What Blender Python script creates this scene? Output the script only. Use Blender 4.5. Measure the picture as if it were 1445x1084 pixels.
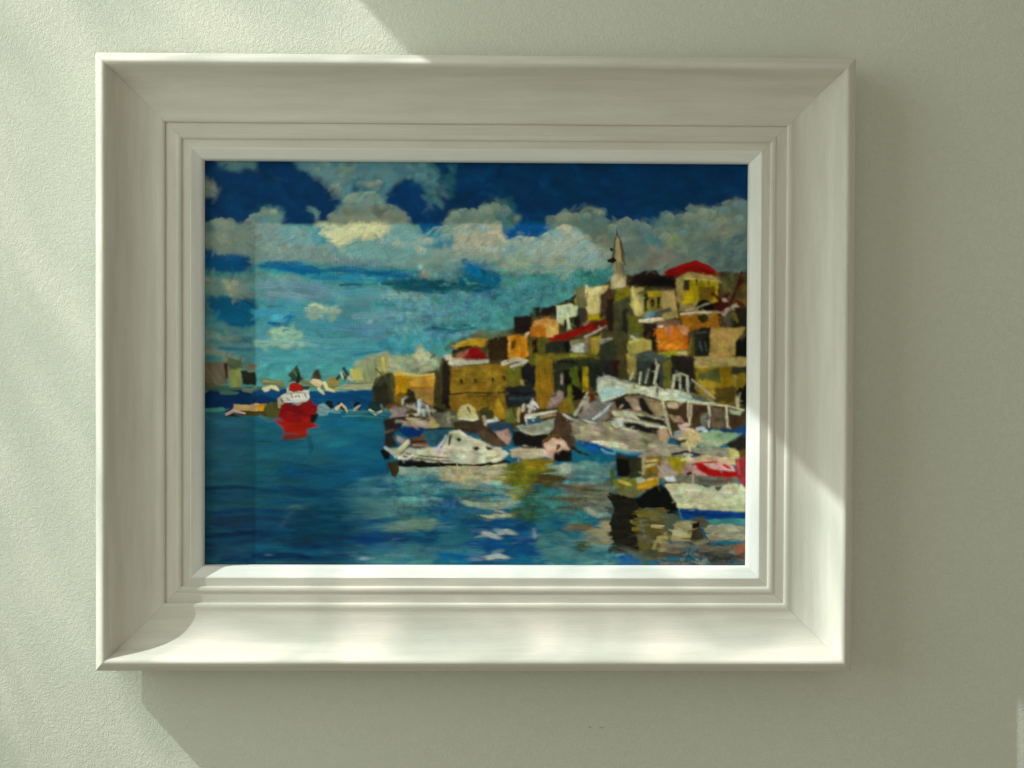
import bpy, bmesh, math, random
import numpy as np
from mathutils import Matrix, Vector

# ---------------------------------------------------------------- camera, world, lamps, exposure
scene = bpy.context.scene
C = scene.collection
for o in list(bpy.data.objects): bpy.data.objects.remove(o)

CAM = Vector((0.00975, -1.0, 0.00215)); YAW, PITCH, ROLL, FPX = 0.01604, -0.01644, 0.00417, 1935.8
fwd = Vector((math.sin(YAW) * math.cos(PITCH), math.cos(YAW) * math.cos(PITCH), math.sin(PITCH)))
rt0 = Vector((math.cos(YAW), -math.sin(YAW), 0)); up0 = rt0.cross(fwd)
rt = rt0 * math.cos(ROLL) + up0 * math.sin(ROLL); up = up0 * math.cos(ROLL) - rt0 * math.sin(ROLL)
cam = bpy.data.cameras.new('camera'); cam_o = bpy.data.objects.new('camera', cam); C.objects.link(cam_o)
cam.sensor_fit = 'HORIZONTAL'; cam.sensor_width = 36; cam.lens = FPX / 1445 * 36; cam.clip_start = .01; cam.clip_end = 100
M = Matrix((rt, up, -fwd)).transposed().to_4x4(); M.translation = CAM
cam_o.matrix_world = M
scene.camera = cam_o

world = bpy.data.worlds.new('World'); scene.world = world; world.use_nodes = True
bg = world.node_tree.nodes['Background']
bg.inputs['Color'].default_value = (1.0, .965, .765, 1); bg.inputs['Strength'].default_value = .325

SUN_DIR = Vector((2.79, 1.0, -3.0)).normalized()     # light travels right, down and into the wall
AIM = Vector((0, 0, -.02)); FAR = 12.
def lamp(name, kind, energy, color, loc, direction):
    l = bpy.data.lights.new(name, kind); l.energy = energy; l.color = color
    o = bpy.data.objects.new(name, l); C.objects.link(o); o.location = loc
    o.rotation_euler = Vector(direction).to_track_quat('-Z', 'Y').to_euler()
    return l
l = lamp('sunbeam_lamp', 'SPOT', 7200, (.98, 1, 1), AIM - SUN_DIR * FAR, SUN_DIR)
l.spot_size = math.radians(9); l.spot_blend = .1; l.shadow_soft_size = .03
FILL_DIR = Vector((4.4, 1.0, -4.4)).normalized()     # added soft fill from beside the sunbeam, brightens the wall above the frame
l = lamp('wall_fill_lamp', 'SPOT', 550, (1, 1, .97), AIM - FILL_DIR * 6, FILL_DIR)
l.spot_size = math.radians(30); l.spot_blend = .3; l.shadow_soft_size = .5
l = lamp('window_skylight', 'AREA', 8.3, (.96, 1.0, .93), (-.80, -.52, .36), (1, .25, -.12))
l.shape = 'RECTANGLE'; l.size = .95; l.size_y = 1.15

vs = scene.view_settings
vs.view_transform = 'Standard'; vs.look = 'None'; vs.exposure = 0; vs.gamma = 1; vs.use_curve_mapping = False
scene.cycles.max_bounces = 8; scene.cycles.transparent_max_bounces = 8

# ---------------------------------------------------------------- materials
def mat(name):
    m = bpy.data.materials.new(name); m.use_nodes = True
    nt = m.node_tree; return m, nt, nt.nodes['Principled BSDF'], nt.nodes, nt.links
def node(nodes, kind, **kw):
    n = nodes.new(kind)
    for k, v in kw.items():
        if k in n.inputs.keys(): n.inputs[k].default_value = v
        else: setattr(n, k, v)
    return n
def ramp(nodes, stops):
    r = nodes.new('ShaderNodeValToRGB'); e = r.color_ramp.elements
    while len(e) < len(stops): e.new(.5)
    for el, (p, c) in zip(e, stops): el.position = p; el.color = (*c, 1) if len(c) == 3 else c
    return r

def wall_material():
    m, nt, b, N, L = mat('embossed_wall_paint')
    tc = N.new('ShaderNodeTexCoord'); b.inputs['Roughness'].default_value = .62; b.inputs['Specular IOR Level'].default_value = .25
    n1 = node(N, 'ShaderNodeTexNoise', Scale=3.2, Detail=4.0); L.new(tc.outputs['Object'], n1.inputs['Vector'])
    r = ramp(N, [(.3, (.715, .735, .635)), (.7, (.765, .78, .69))]); L.new(n1.outputs['Fac'], r.inputs['Fac'])
    col = r.outputs['Color']
    sp = N.new('ShaderNodeTexNoise'); sp.inputs['Scale'].default_value = 380.; L.new(tc.outputs['Object'], sp.inputs['Vector'])
    for cx, cz, rx in ((.0842, -.2655, .0032), (.0931, -.2660, .0042)):      # two small grey scuffs below the frame
        sb = node(N, 'ShaderNodeVectorMath', operation='SUBTRACT'); L.new(tc.outputs['Object'], sb.inputs[0]); sb.inputs[1].default_value = (cx, 0, cz)
        mu = node(N, 'ShaderNodeVectorMath', operation='MULTIPLY'); L.new(sb.outputs[0], mu.inputs[0]); mu.inputs[1].default_value = (1 / rx, 0, 1 / .0016)
        ln = node(N, 'ShaderNodeVectorMath', operation='LENGTH'); L.new(mu.outputs[0], ln.inputs[0])
        ad0 = node(N, 'ShaderNodeMath', operation='ADD'); L.new(ln.outputs['Value'], ad0.inputs[0]); L.new(sp.outputs['Fac'], ad0.inputs[1])
        mr = node(N, 'ShaderNodeMapRange'); L.new(ad0.outputs[0], mr.inputs['Value']); mr.inputs['From Min'].default_value = .6; mr.inputs['From Max'].default_value = 1.1; mr.inputs['To Min'].default_value = .45; mr.inputs['To Max'].default_value = 0
        mk = node(N, 'ShaderNodeMix', data_type='RGBA'); L.new(mr.outputs[0], mk.inputs['Factor']); L.new(col, mk.inputs['A']); mk.inputs['B'].default_value = (.16, .16, .14, 1); col = mk.outputs['Result']
    L.new(col, b.inputs['Base Color'])
    # roller-stipple: short wormy ridges about 3 mm apart, weaker in places
    w = node(N, 'ShaderNodeTexNoise', Scale=120., Detail=2.0); L.new(tc.outputs['Object'], w.inputs['Vector'])
    mx = node(N, 'ShaderNodeMix', data_type='RGBA', Factor=.014); L.new(tc.outputs['Object'], mx.inputs['A']); L.new(w.outputs['Color'], mx.inputs['B'])
    a = node(N, 'ShaderNodeTexNoise', Scale=245., Detail=2.5, Roughness=.5, Distortion=.9); L.new(mx.outputs['Result'], a.inputs['Vector'])
    sub = node(N, 'ShaderNodeMath', operation='SUBTRACT'); L.new(a.outputs['Fac'], sub.inputs[0]); sub.inputs[1].default_value = .5
    ab = node(N, 'ShaderNodeMath', operation='ABSOLUTE'); L.new(sub.outputs[0], ab.inputs[0])
    rr = node(N, 'ShaderNodeMapRange'); L.new(ab.outputs[0], rr.inputs['Value']); rr.inputs['From Min'].default_value = 0; rr.inputs['From Max'].default_value = .11; rr.inputs['To Min'].default_value = 1; rr.inputs['To Max'].default_value = 0; rr.interpolation_type = 'SMOOTHSTEP'
    a2 = node(N, 'ShaderNodeTexNoise', Scale=420., Detail=2.); L.new(tc.outputs['Object'], a2.inputs['Vector'])
    ad = node(N, 'ShaderNodeMath', operation='MULTIPLY_ADD'); L.new(a2.outputs['Fac'], ad.inputs[0]); ad.inputs[1].default_value = .3; L.new(rr.outputs[0], ad.inputs[2])
    bp = node(N, 'ShaderNodeBump', Strength=.42, Distance=.00042); L.new(ad.outputs[0], bp.inputs['Height'])
    big = node(N, 'ShaderNodeTexNoise', Scale=9., Detail=3.); L.new(tc.outputs['Object'], big.inputs['Vector'])
    bp2 = node(N, 'ShaderNodeBump', Strength=.5, Distance=.0016); L.new(big.outputs['Fac'], bp2.inputs['Height']); L.new(bp.outputs[0], bp2.inputs['Normal'])
    L.new(bp2.outputs[0], b.inputs['Normal'])
    return m

def frame_material(name, c0, c1, rough, streak=1.0):
    """off-white brushed paint; the brush marks run along each rail's own x axis"""
    m, nt, b, N, L = mat(name)
    tc = N.new('ShaderNodeTexCoord'); mp = node(N, 'ShaderNodeMapping'); mp.inputs['Scale'].default_value = (.09, 1, 1); L.new(tc.outputs['Object'], mp.inputs['Vector'])
    oi = N.new('ShaderNodeObjectInfo'); sc = node(N, 'ShaderNodeVectorMath', operation='SCALE'); L.new(oi.outputs['Random'], sc.inputs['Scale']); sc.inputs[0].default_value = (3.1, 5.7, 1.3)
    av = node(N, 'ShaderNodeVectorMath', operation='ADD'); L.new(mp.outputs[0], av.inputs[0]); L.new(sc.outputs[0], av.inputs[1])
    g = node(N, 'ShaderNodeTexNoise', Scale=1100., Detail=4.0, Roughness=.6); L.new(av.outputs[0], g.inputs['Vector'])
    g2 = node(N, 'ShaderNodeTexNoise', Scale=150., Detail=4.0); L.new(av.outputs[0], g2.inputs['Vector'])
    mixf = node(N, 'ShaderNodeMath', operation='MULTIPLY_ADD'); L.new(g.outputs['Fac'], mixf.inputs[0]); mixf.inputs[1].default_value = .5 * streak; L.new(g2.outputs['Fac'], mixf.inputs[2])
    r = ramp(N, [(.5, c0), (1.02, c1)]); L.new(mixf.outputs[0], r.inputs['Fac']); L.new(r.outputs['Color'], b.inputs['Base Color'])
    b.inputs['Roughness'].default_value = rough; b.inputs['Specular IOR Level'].default_value = .3
    fine = node(N, 'ShaderNodeTexNoise', Scale=900., Detail=2.); L.new(tc.outputs['Object'], fine.inputs['Vector'])
    hh = node(N, 'ShaderNodeMath', operation='MULTIPLY_ADD'); L.new(fine.outputs['Fac'], hh.inputs[0]); hh.inputs[1].default_value = .35; L.new(g.outputs['Fac'], hh.inputs[2])
    bp = node(N, 'ShaderNodeBump', Strength=.42 * streak, Distance=.00022); L.new(hh.outputs[0], bp.inputs['Height']); L.new(bp.outputs[0], b.inputs['Normal'])
    return m

def paint_material():
    m, nt, b, N, L = mat('oil_paint')
    at = node(N, 'ShaderNodeAttribute', attribute_name='pigment'); L.new(at.outputs['Color'], b.inputs['Base Color'])
    b.inputs['Roughness'].default_value = .55; b.inputs['Specular IOR Level'].default_value = .1
    tc = N.new('ShaderNodeTexCoord'); sx = N.new('ShaderNodeSeparateXYZ'); L.new(tc.outputs['Object'], sx.inputs[0])
    s = []
    for ax in ('X', 'Z'):                             # canvas weave
        k = node(N, 'ShaderNodeMath', operation='MULTIPLY'); L.new(sx.outputs[ax], k.inputs[0]); k.inputs[1].default_value = 2 * math.pi / .0011
        q = node(N, 'ShaderNodeMath', operation='SINE'); L.new(k.outputs[0], q.inputs[0]); s.append(q)
    ad = node(N, 'ShaderNodeMath', operation='ADD'); L.new(s[0].outputs[0], ad.inputs[0]); L.new(s[1].outputs[0], ad.inputs[1])
    n = node(N, 'ShaderNodeTexNoise', Scale=700., Detail=3.); L.new(tc.outputs['Object'], n.inputs['Vector'])
    ma = node(N, 'ShaderNodeMath', operation='MULTIPLY_ADD'); L.new(n.outputs['Fac'], ma.inputs[0]); ma.inputs[1].default_value = 4.; L.new(ad.outputs[0], ma.inputs[2])
    bp = node(N, 'ShaderNodeBump', Strength=.2, Distance=.00008); L.new(ma.outputs[0], bp.inputs['Height']); L.new(bp.outputs[0], b.inputs['Normal'])
    return m

def plain(name, c, rough=.6):
    m, nt, b, N, L = mat(name)
    n = node(N, 'ShaderNodeTexNoise', Scale=40., Detail=3.); r = ramp(N, [(.3, tuple(x * .92 for x in c)), (.7, c)])
    L.new(n.outputs['Fac'], r.inputs['Fac']); L.new(r.outputs['Color'], b.inputs['Base Color']); b.inputs['Roughness'].default_value = rough
    return m

def pane_material():
    """old uneven window glass: clear, but it lets more light through in some places than in others"""
    m = bpy.data.materials.new('uneven_window_glass'); m.use_nodes = True; nt = m.node_tree; N, L = nt.nodes, nt.links; N.clear()
    out = N.new('ShaderNodeOutputMaterial'); tr = N.new('ShaderNodeBsdfTransparent'); L.new(tr.outputs[0], out.inputs['Surface'])
    tc = N.new('ShaderNodeTexCoord'); mp = node(N, 'ShaderNodeMapping'); mp.inputs['Scale'].default_value = (1, 2.6, 1); mp.inputs['Rotation'].default_value = (.5, 0, 0); mp.inputs['Location'].default_value = PANE_SHIFT
    L.new(tc.outputs['Object'], mp.inputs['Vector'])
    n = node(N, 'ShaderNodeTexNoise', Scale=10.0, Detail=2.0, Roughness=.45, Distortion=.7); L.new(mp.outputs[0], n.inputs['Vector'])
    r = ramp(N, [(.38, (.44, .51, .51)), (.52, (.70, .75, .72)), (.65, (1.0, .98, .93))]); L.new(n.outputs['Fac'], r.inputs['Fac']); 
    sx = N.new('ShaderNodeSeparateXYZ'); L.new(tc.outputs['Object'], sx.inputs[0])
    mr = node(N, 'ShaderNodeMapRange'); L.new(sx.outputs['Y'], mr.inputs['Value']); mr.interpolation_type = 'SMOOTHSTEP'      # transmission lowered towards the jamb, added to dim the sun at the left
    for k, v in (('From Min', .33), ('From Max', .46), ('To Min', 1.0), ('To Max', .62)): mr.inputs[k].default_value = v
    vm = node(N, 'ShaderNodeVectorMath', operation='SCALE'); L.new(r.outputs['Color'], vm.inputs[0]); L.new(mr.outputs[0], vm.inputs['Scale']); L.new(vm.outputs[0], tr.inputs['Color'])
    return m
PANE_SHIFT = (0, 0, 0)

# ---------------------------------------------------------------- helpers
def link_mesh(name, verts, faces, material, parent=None, loc=None, rot=None, smooth=None):
    me = bpy.data.meshes.new(name); me.from_pydata(verts, [], faces); me.update()
    bm = bmesh.new(); bm.from_mesh(me); bmesh.ops.recalc_face_normals(bm, faces=bm.faces); bm.to_mesh(me); bm.free()
    if smooth is not None:
        me.polygons.foreach_set('use_smooth', [True] * len(me.polygons)); me.set_sharp_from_angle(angle=math.radians(smooth))
    me.materials.append(material)
    o = bpy.data.objects.new(name, me); C.objects.link(o)
    if parent: o.parent = parent
    if loc: o.location = loc
    if rot: o.rotation_euler = rot
    return o
def boxes(bl):
    V, F = [], []
    for (x0, y0, z0, x1, y1, z1) in bl:
        k = len(V)
        V += [(x0, y0, z0), (x1, y0, z0), (x1, y1, z0), (x0, y1, z0), (x0, y0, z1), (x1, y0, z1), (x1, y1, z1), (x0, y1, z1)]
        F += [tuple(k + i for i in f) for f in ((0, 3, 2, 1), (4, 5, 6, 7), (0, 1, 5, 4), (1, 2, 6, 5), (2, 3, 7, 6), (3, 0, 4, 7))]
    return V, F

# ---------------------------------------------------------------- the wall, and the window beside it that lets the sun in
WALL = wall_material()
SX, TH = -.62, .10                                   # inner face of the side wall and its thickness
LINTEL = .236 + 1.075 * (-.0745 - (SX - TH)); SILL = -.45; Y0, Y1 = -.075, -1.02
w = link_mesh('wall', *boxes([(SX, 0, -1.5, 1.9, .12, 1.7)]), WALL); w['kind'] = 'structure'
w = link_mesh('wall_left', *boxes([(SX - TH, -1.6, LINTEL, SX - .0005, .12, 1.7), (SX - TH, -1.6, -1.5, SX - .0005, .12, SILL),
                                   (SX - TH, Y0, SILL, SX - .0005, .12, LINTEL), (SX - TH, -1.6, SILL, SX - .0005, Y1, LINTEL)]), WALL); w['kind'] = 'structure'
win = bpy.data.objects.new('window', None); C.objects.link(win); win.location = (SX - .05, (Y0 + Y1) / 2, SILL)
win['label'] = 'tall uneven glass window in the side wall that lets the sunbeam in'; win['category'] = 'window'
WH = plain('white_window_paint', (.75, .75, .72))
hy, hz = (Y0 - Y1) / 2, LINTEL - SILL
for bx in ((-.02, -hy, 0, .02, hy, .02), (-.02, -hy, .02, .02, -hy + .03, hz - .004)):
    link_mesh('window_frame', *boxes([bx]), WH, win)
link_mesh('pane', [(0, -hy + .028, .018), (0, hy - .001, .018), (0, hy - .001, hz - .001), (0, -hy + .028, hz - .001)], [(0, 1, 2, 3)], pane_material(), win)

# ---------------------------------------------------------------- picture frame: four mitred rails, stepped inside, with a painted slip
OW, OH = .52437 / 2, .42419 / 2                      # half size at the lip
FRAME = frame_material('off_white_frame_paint', (.645, .62, .545), (.755, .73, .655), .55)
SLIPM = frame_material('white_slip_paint', (.80, .80, .755), (.90, .90, .865), .5, 1.2)
pic = bpy.data.objects.new('framed_painting', None); C.objects.link(pic); pic.location = (0, -.009, -OH)
pic['label'] = 'oil painting of a harbour town in a wide off-white scooped frame'; pic['category'] = 'framed painting'

def curve(P, n=5):
    """Catmull-Rom through the profile points, so that the mouldings are round"""
    P = [np.array(p, float) for p in P]; out = []
    Q = [2 * P[0] - P[1]] + P + [2 * P[-1] - P[-2]]
    for i in range(1, len(Q) - 2):
        for k in range(n):
            t = k / n
            out.append(.5 * ((2 * Q[i]) + (-Q[i - 1] + Q[i + 1]) * t + (2 * Q[i - 1] - 5 * Q[i] + 4 * Q[i + 1] - Q[i + 2]) * t * t + (-Q[i - 1] + 3 * Q[i] - 3 * Q[i + 1] + Q[i + 2]) * t ** 3))
    return out + [P[-1]]
# (distance in from the lip, height off the wall), millimetres
P_OUT = [np.array(p, float) for p in ((6, 10), (-6.5, 9.5))] + curve([(-7, 10.5), (-6.4, 22), (-5.2, 31), (-3.2, 37), (-.6, 42.5), (1.2, 46.2), (3.6, 48), (6.0, 47.3), (7.8, 44.2), (10, 39.5), (13, 35), (17, 31.6), (22, 29.1), (28, 27.4), (33, 26.6), (35.6, 26.5)])
P_OUT += curve([(35.9, 26.5), (37.4, 26.7), (39.2, 27.0), (40.8, 26.9), (41.8, 26.3), (42.1, 25.6)], 4) + [np.array((42.15, 24.7)), np.array((42.2, 10))]
P_STEP = [np.array((42.22, 12.)), np.array((42.22, 24.75)), np.array((49.4, 25.1))] + curve([(49.6, 25.4), (50.3, 25.8), (51.8, 25.9), (53.0, 25.5), (53.6, 24.8)], 4) + [np.array((53.75, 23.9)), np.array((59.3, 24.1)), np.array((59.3, 12.))]
P_SLIP = [np.array((59.33, 12.6)), np.array((59.33, 24.05))] + curve([(59.5, 24.1), (60.0, 24.0), (61.5, 23.1), (63.5, 21.8), (65.9, 20.2), (66.9, 19.2)], 4) + [np.array((67.4, 17.5)), np.array((67.4, 12.6))]

def rail_mesh(name, prof, half, material, parent, seed, smooth=38, gap=.00005):
    rnd = np.random.default_rng(seed); NS = 48
    ph = rnd.uniform(0, 6.28, 4); V, F = [], []
    P = [p * .001 for p in prof]; n = len(P)
    for i in range(NS + 1):
        f = i / NS * 2 - 1
        wob = .00007 * math.sin(5 * f + ph[0]) + .00005 * math.sin(11 * f + ph[1]) + .00003 * math.sin(23 * f + ph[2])
        for (t, h) in P:
            V.append((f * (half - t - gap), t, h + (wob if .015 < h else 0)))
    for i in range(NS):
        for j in range(n):
            k = (j + 1) % n
            F.append((i * n + j, (i + 1) * n + j, (i + 1) * n + k, i * n + k))
    F.append(tuple(range(n))); F.append(tuple(NS * n + j for j in range(n)))
    return link_mesh(name, V, F, material, parent, smooth=smooth)

# local rail axes: x along, y inwards from the lip, z off the wall (towards the camera)
def axes(x, y, loc):
    z = Vector((0, -1, 0)); m = Matrix((Vector(x), Vector(y), z)).transposed().to_4x4(); m.translation = loc; return m
base = Vector(pic.location)
SIDES = ((axes((1, 0, 0), (0, 0, 1), Vector((0, 0, -OH)) - base), OW), (axes((-1, 0, 0), (0, 0, -1), Vector((0, 0, OH)) - base), OW),
         (axes((0, 0, -1), (1, 0, 0), Vector((-OW, 0, 0)) - base), OH), (axes((0, 0, 1), (-1, 0, 0), Vector((OW, 0, 0)) - base), OH))
for i, (mx, half) in enumerate(SIDES):
    r_ = rail_mesh('frame_rail', P_OUT, half, FRAME, pic, i); r_.matrix_local = mx
    rail_mesh('inner_step', P_STEP, half, FRAME, r_, 10 + i)
    s_ = rail_mesh('slip', P_SLIP, half, SLIPM, pic, 20 + i); s_.matrix_local = mx
# ---------------------------------------------------------------- oil paint, laid on stroke by stroke
PX0, PY0, PX1, PY1 = 283, 222, 1063, 804          # painted area in photo pixels (opening 289-1055 x 228-798)
GW, GH = PX1 - PX0 + 1, PY1 - PY0 + 1
LIT, SHADE = np.array((.79, .82, .69), np.float32), np.array((.435, .45, .35), np.float32)   # light that falls on the sunlit / shaded paint (measured on a grey card)
RELIEF = .0002
_GX, _GY = np.meshgrid(np.arange(GW) + PX0, np.arange(GH) + PY0)
_GX = _GX.astype(np.float32); _GY = _GY.astype(np.float32)
COL = np.zeros((GH, GW, 3), np.float32)
HGT = np.zeros((GH, GW), np.float32)
_rng = np.random.default_rng(11)
_LAT = np.random.default_rng(5).random((256, 256)).astype(np.float32)

def vn(x, y, seed=0):
    x = x + seed * 17.31; y = y + seed * 5.77
    xi = np.floor(x); yi = np.floor(y)
    fx = x - xi; fy = y - yi
    fx = fx * fx * (3 - 2 * fx); fy = fy * fy * (3 - 2 * fy)
    xi = xi.astype(np.int32) & 255; yi = yi.astype(np.int32) & 255
    x1 = (xi + 1) & 255; y1 = (yi + 1) & 255
    a = _LAT[yi, xi]; b = _LAT[yi, x1]; c = _LAT[y1, xi]; d = _LAT[y1, x1]
    return (a + (b - a) * fx) * (1 - fy) + (c + (d - c) * fx) * fy - .5

def lin(c):
    c = np.asarray(c, np.float32) / 255.
    return np.where(c <= .04045, c / 12.92, ((c + .055) / 1.055) ** 2.4)

def zone(x, y):                                    # was this spot seen in the sun or in the frame's / lintel's shade?
    return SHADE if (x < 358 or y < 314 or y < 1.09 * (x - 530)) else LIT

TONE = [1.12, 1.08]                                # how dense the colours are mixed: (gamma, gain)
def pigment(c, z, x, y):
    if z == 'raw': return np.asarray(c, np.float32)
    k = zone(x, y) if z is None else LIT if z == 'L' else SHADE
    v = TONE[1] * lin(c) ** TONE[0]
    if c[2] > c[0] + 45: v = v * np.array((1, 1.04, .84), np.float32)                       # blues mixed a little greener
    elif c[0] > c[2] + 45 and c[1] > .55 * c[0] and c[2] < 72: v = v * np.array((.86, 1.12, .9), np.float32)   # ochres and yellows
    elif TONE[0] < 1.15: v = v * np.array((.97, 1.05, 1.2), np.float32) * (1.32 if z == 'S' else .92)   # cloud greys
    return np.clip(v / k, 0, .92)

def _box(x0, y0, x1, y1):
    i0 = max(0, int(x0 - PX0)); i1 = min(GW, int(x1 - PX0) + 2)
    j0 = max(0, int(y0 - PY0)); j1 = min(GH, int(y1 - PY0) + 2)
    return (slice(j0, j1), slice(i0, i1)) if i1 > i0 and j1 > j0 else None

def _put(sl, m, c, brist, thick, var):
    m = m[..., None]
    cc = c[None, None, :] * (1 + var * brist[..., None])
    COL[sl] = COL[sl] * (1 - m) + np.clip(cc, 0, .95) * m
    HGT[sl] = HGT[sl] * (1 - .8 * m[..., 0]) + m[..., 0] * thick * (.6 + .8 * brist)

def pts(s):
    v = [float(t) for t in s.split()] if isinstance(s, str) else list(s)
    return np.array(v, np.float32).reshape(-1, 2)

def poly(s, c, z=None, ang=0., rough=2.2, soft=1.0, var=.5, thick=.5, a=1.0, bw=2.2):
    """a patch of paint with a hand-made edge, brushed along ang (degrees)"""
    P = pts(s); cx, cy = P.mean(0); seed = _rng.integers(1, 200)
    mg = rough * 2 + soft * 2 + 2
    sl = _box(P[:, 0].min() - mg, P[:, 1].min() - mg, P[:, 0].max() + mg, P[:, 1].max() + mg)
    if sl is None: return
    X = _GX[sl]; Y = _GY[sl]
    wx = X + rough * (2.0 * vn(X / 8, Y / 8, seed) + .7 * vn(X / 3.2, Y / 3.2, seed + 3))
    wy = Y + rough * (2.0 * vn(X / 8, Y / 8, seed + 7) + .7 * vn(X / 3.2, Y / 3.2, seed + 9))
    ins = np.zeros(X.shape, bool); dist = np.full(X.shape, 1e9, np.float32)
    n = len(P)
    for i in range(n):
        x0, y0 = P[i]; x1, y1 = P[(i + 1) % n]
        if y0 != y1:
            cr = ((y0 > wy) != (y1 > wy)) & (wx < (x1 - x0) * (wy - y0) / (y1 - y0) + x0)
            ins ^= cr
        dx, dy = x1 - x0, y1 - y0; L = dx * dx + dy * dy + 1e-6
        t = np.clip(((wx - x0) * dx + (wy - y0) * dy) / L, 0, 1)
        dist = np.minimum(dist, np.hypot(wx - x0 - t * dx, wy - y0 - t * dy))
    sd = np.where(ins, dist, -dist)
    m = np.clip(sd / max(soft * 1.5, .9) + .5, 0, 1) * a
    r = math.radians(ang); u = -math.sin(r) * X + math.cos(r) * Y; v = math.cos(r) * X + math.sin(r) * Y
    u = u + 2 * vn(X / 20, Y / 20, seed + 4)
    br = vn(u / bw, v / 16, seed + 1) * .8 + vn(X / 12, Y / 12, seed + 2) * .7
    _put(sl, m, pigment(c, z, cx, cy), br, thick, var)

def stroke(s, w, c, z=None, a=1., var=.5, thick=.8, taper=.5, dry=.0, bw=1.3):
    """one brush stroke along a line, w wide, with bristle marks, thinning out at the end"""
    P = pts(s); cx, cy = P.mean(0); seed = _rng.integers(1, 200)
    sl = _box(P[:, 0].min() - w - 2, P[:, 1].min() - w - 2, P[:, 0].max() + w + 2, P[:, 1].max() + w + 2)
    if sl is None: return
    X = _GX[sl]; Y = _GY[sl]
    best = np.full(X.shape, 1e9, np.float32); U = np.zeros_like(best); T = np.zeros_like(best)
    acc = 0.; tot = float(np.hypot(*np.diff(P, axis=0).T).sum()) + 1e-6
    for (x0, y0), (x1, y1) in zip(P[:-1], P[1:]):
        dx, dy = x1 - x0, y1 - y0; L = math.hypot(dx, dy) + 1e-6
        t = ((X - x0) * dx + (Y - y0) * dy) / L
        tc = np.clip(t, 0, L)
        d = np.hypot(X - x0 - tc * dx / L, Y - y0 - tc * dy / L)
        k = d < best
        best = np.where(k, d, best); T = np.where(k, acc + tc, T)
        U = np.where(k, (-(X - x0) * dy + (Y - y0) * dx) / L, U)
        acc += L
    tt = T / tot
    hw = w * .5 * (1 - taper * np.clip(tt * 1.6 - .6, 0, 1) ** 2) + .55 * vn(X / 3.2, Y / 3.2, seed)
    m = np.clip((hw - best) / .9 + .5, 0, 1)
    br = vn(U / bw, T / 14, seed + 1)
    if dry: m = m * np.clip(1.2 - dry * (1.2 + 2.4 * br + 1.2 * tt), 0, 1)
    edge = np.clip(best / np.maximum(hw, .6), 0, 1) ** 3
    _put(sl, m * a, pigment(c, z, cx, cy), br + .25 * edge, thick, var)

def dabs(s, n, ln, w, ang, cols, z=None, jit=18., a=.85, var=.5, thick=.6, dry=.25, cj=.10):
    """n short strokes scattered inside a patch; colours picked from cols with a little jitter"""
    P = pts(s); x0, y0 = P.min(0); x1, y1 = P.max(0); k = 0; tries = 0
    while k < n and tries < n * 20:
        tries += 1
        x = _rng.uniform(x0, x1); y = _rng.uniform(y0, y1)
        ins = False
        for i in range(len(P)):
            ax, ay = P[i]; bx, by = P[(i + 1) % len(P)]
            if (ay > y) != (by > y) and x < (bx - ax) * (y - ay) / (by - ay) + ax: ins = not ins
        if not ins: continue
        k += 1
        r = math.radians(ang + _rng.normal(0, jit)); L = ln * _rng.uniform(.5, 1.3) / 2
        b = _rng.normal(0, .15) * L
        c = np.array(cols[_rng.integers(len(cols))], float) * (1 + _rng.normal(0, cj)) + _rng.normal(0, 3, 3)
        dx, dy = math.cos(r) * L, math.sin(r) * L
        stroke([x - dx, y - dy, x - dy / L * b, y + dx / L * b, x + dx, y + dy], w * _rng.uniform(.6, 1.25),
               np.clip(c, 0, 255), z, a * _rng.uniform(.6, 1), var, thick, .6, dry)

def _gauss(A, r, axis):
    if r < .3: return A
    n = int(math.ceil(r * 2.5)); k = np.exp(-.5 * (np.arange(-n, n + 1) / r) ** 2); k /= k.sum()
    pad = [(0, 0)] * A.ndim; pad[axis] = (n, n); B = np.pad(A, pad, mode='edge'); out = np.zeros_like(A)
    for i, w in enumerate(k):
        sl = [slice(None)] * A.ndim; sl[axis] = slice(i, i + A.shape[axis]); out += B[tuple(sl)] * w
    return out

def blend(s, rx, ry, a=1., edge=6.):
    """wet-in-wet: soften what lies inside a patch, as a dry brush drawn over wet paint does"""
    P = pts(s); sl = _box(P[:, 0].min() - edge, P[:, 1].min() - edge, P[:, 0].max() + edge, P[:, 1].max() + edge)
    X = _GX[sl]; Y = _GY[sl]; ins = np.zeros(X.shape, bool)
    for i in range(len(P)):
        x0, y0 = P[i]; x1, y1 = P[(i + 1) % len(P)]
        if y0 != y1: ins ^= ((y0 > Y) != (y1 > Y)) & (X < (x1 - x0) * (Y - y0) / (y1 - y0) + x0)
    m = _gauss(_gauss(ins.astype(np.float32), edge / 2, 0), edge / 2, 1) * a
    m = np.clip(m * (1 + .7 * vn(X / 14, Y / 9, 3)), 0, 1)
    C_ = _gauss(_gauss(COL[sl], rx, 1), ry, 0); H_ = _gauss(_gauss(HGT[sl], rx * .5, 1), ry * .5, 0)
    COL[sl] = COL[sl] * (1 - m[..., None]) + C_ * m[..., None]
    HGT[sl] = HGT[sl] * (1 - m) + H_ * m

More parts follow.
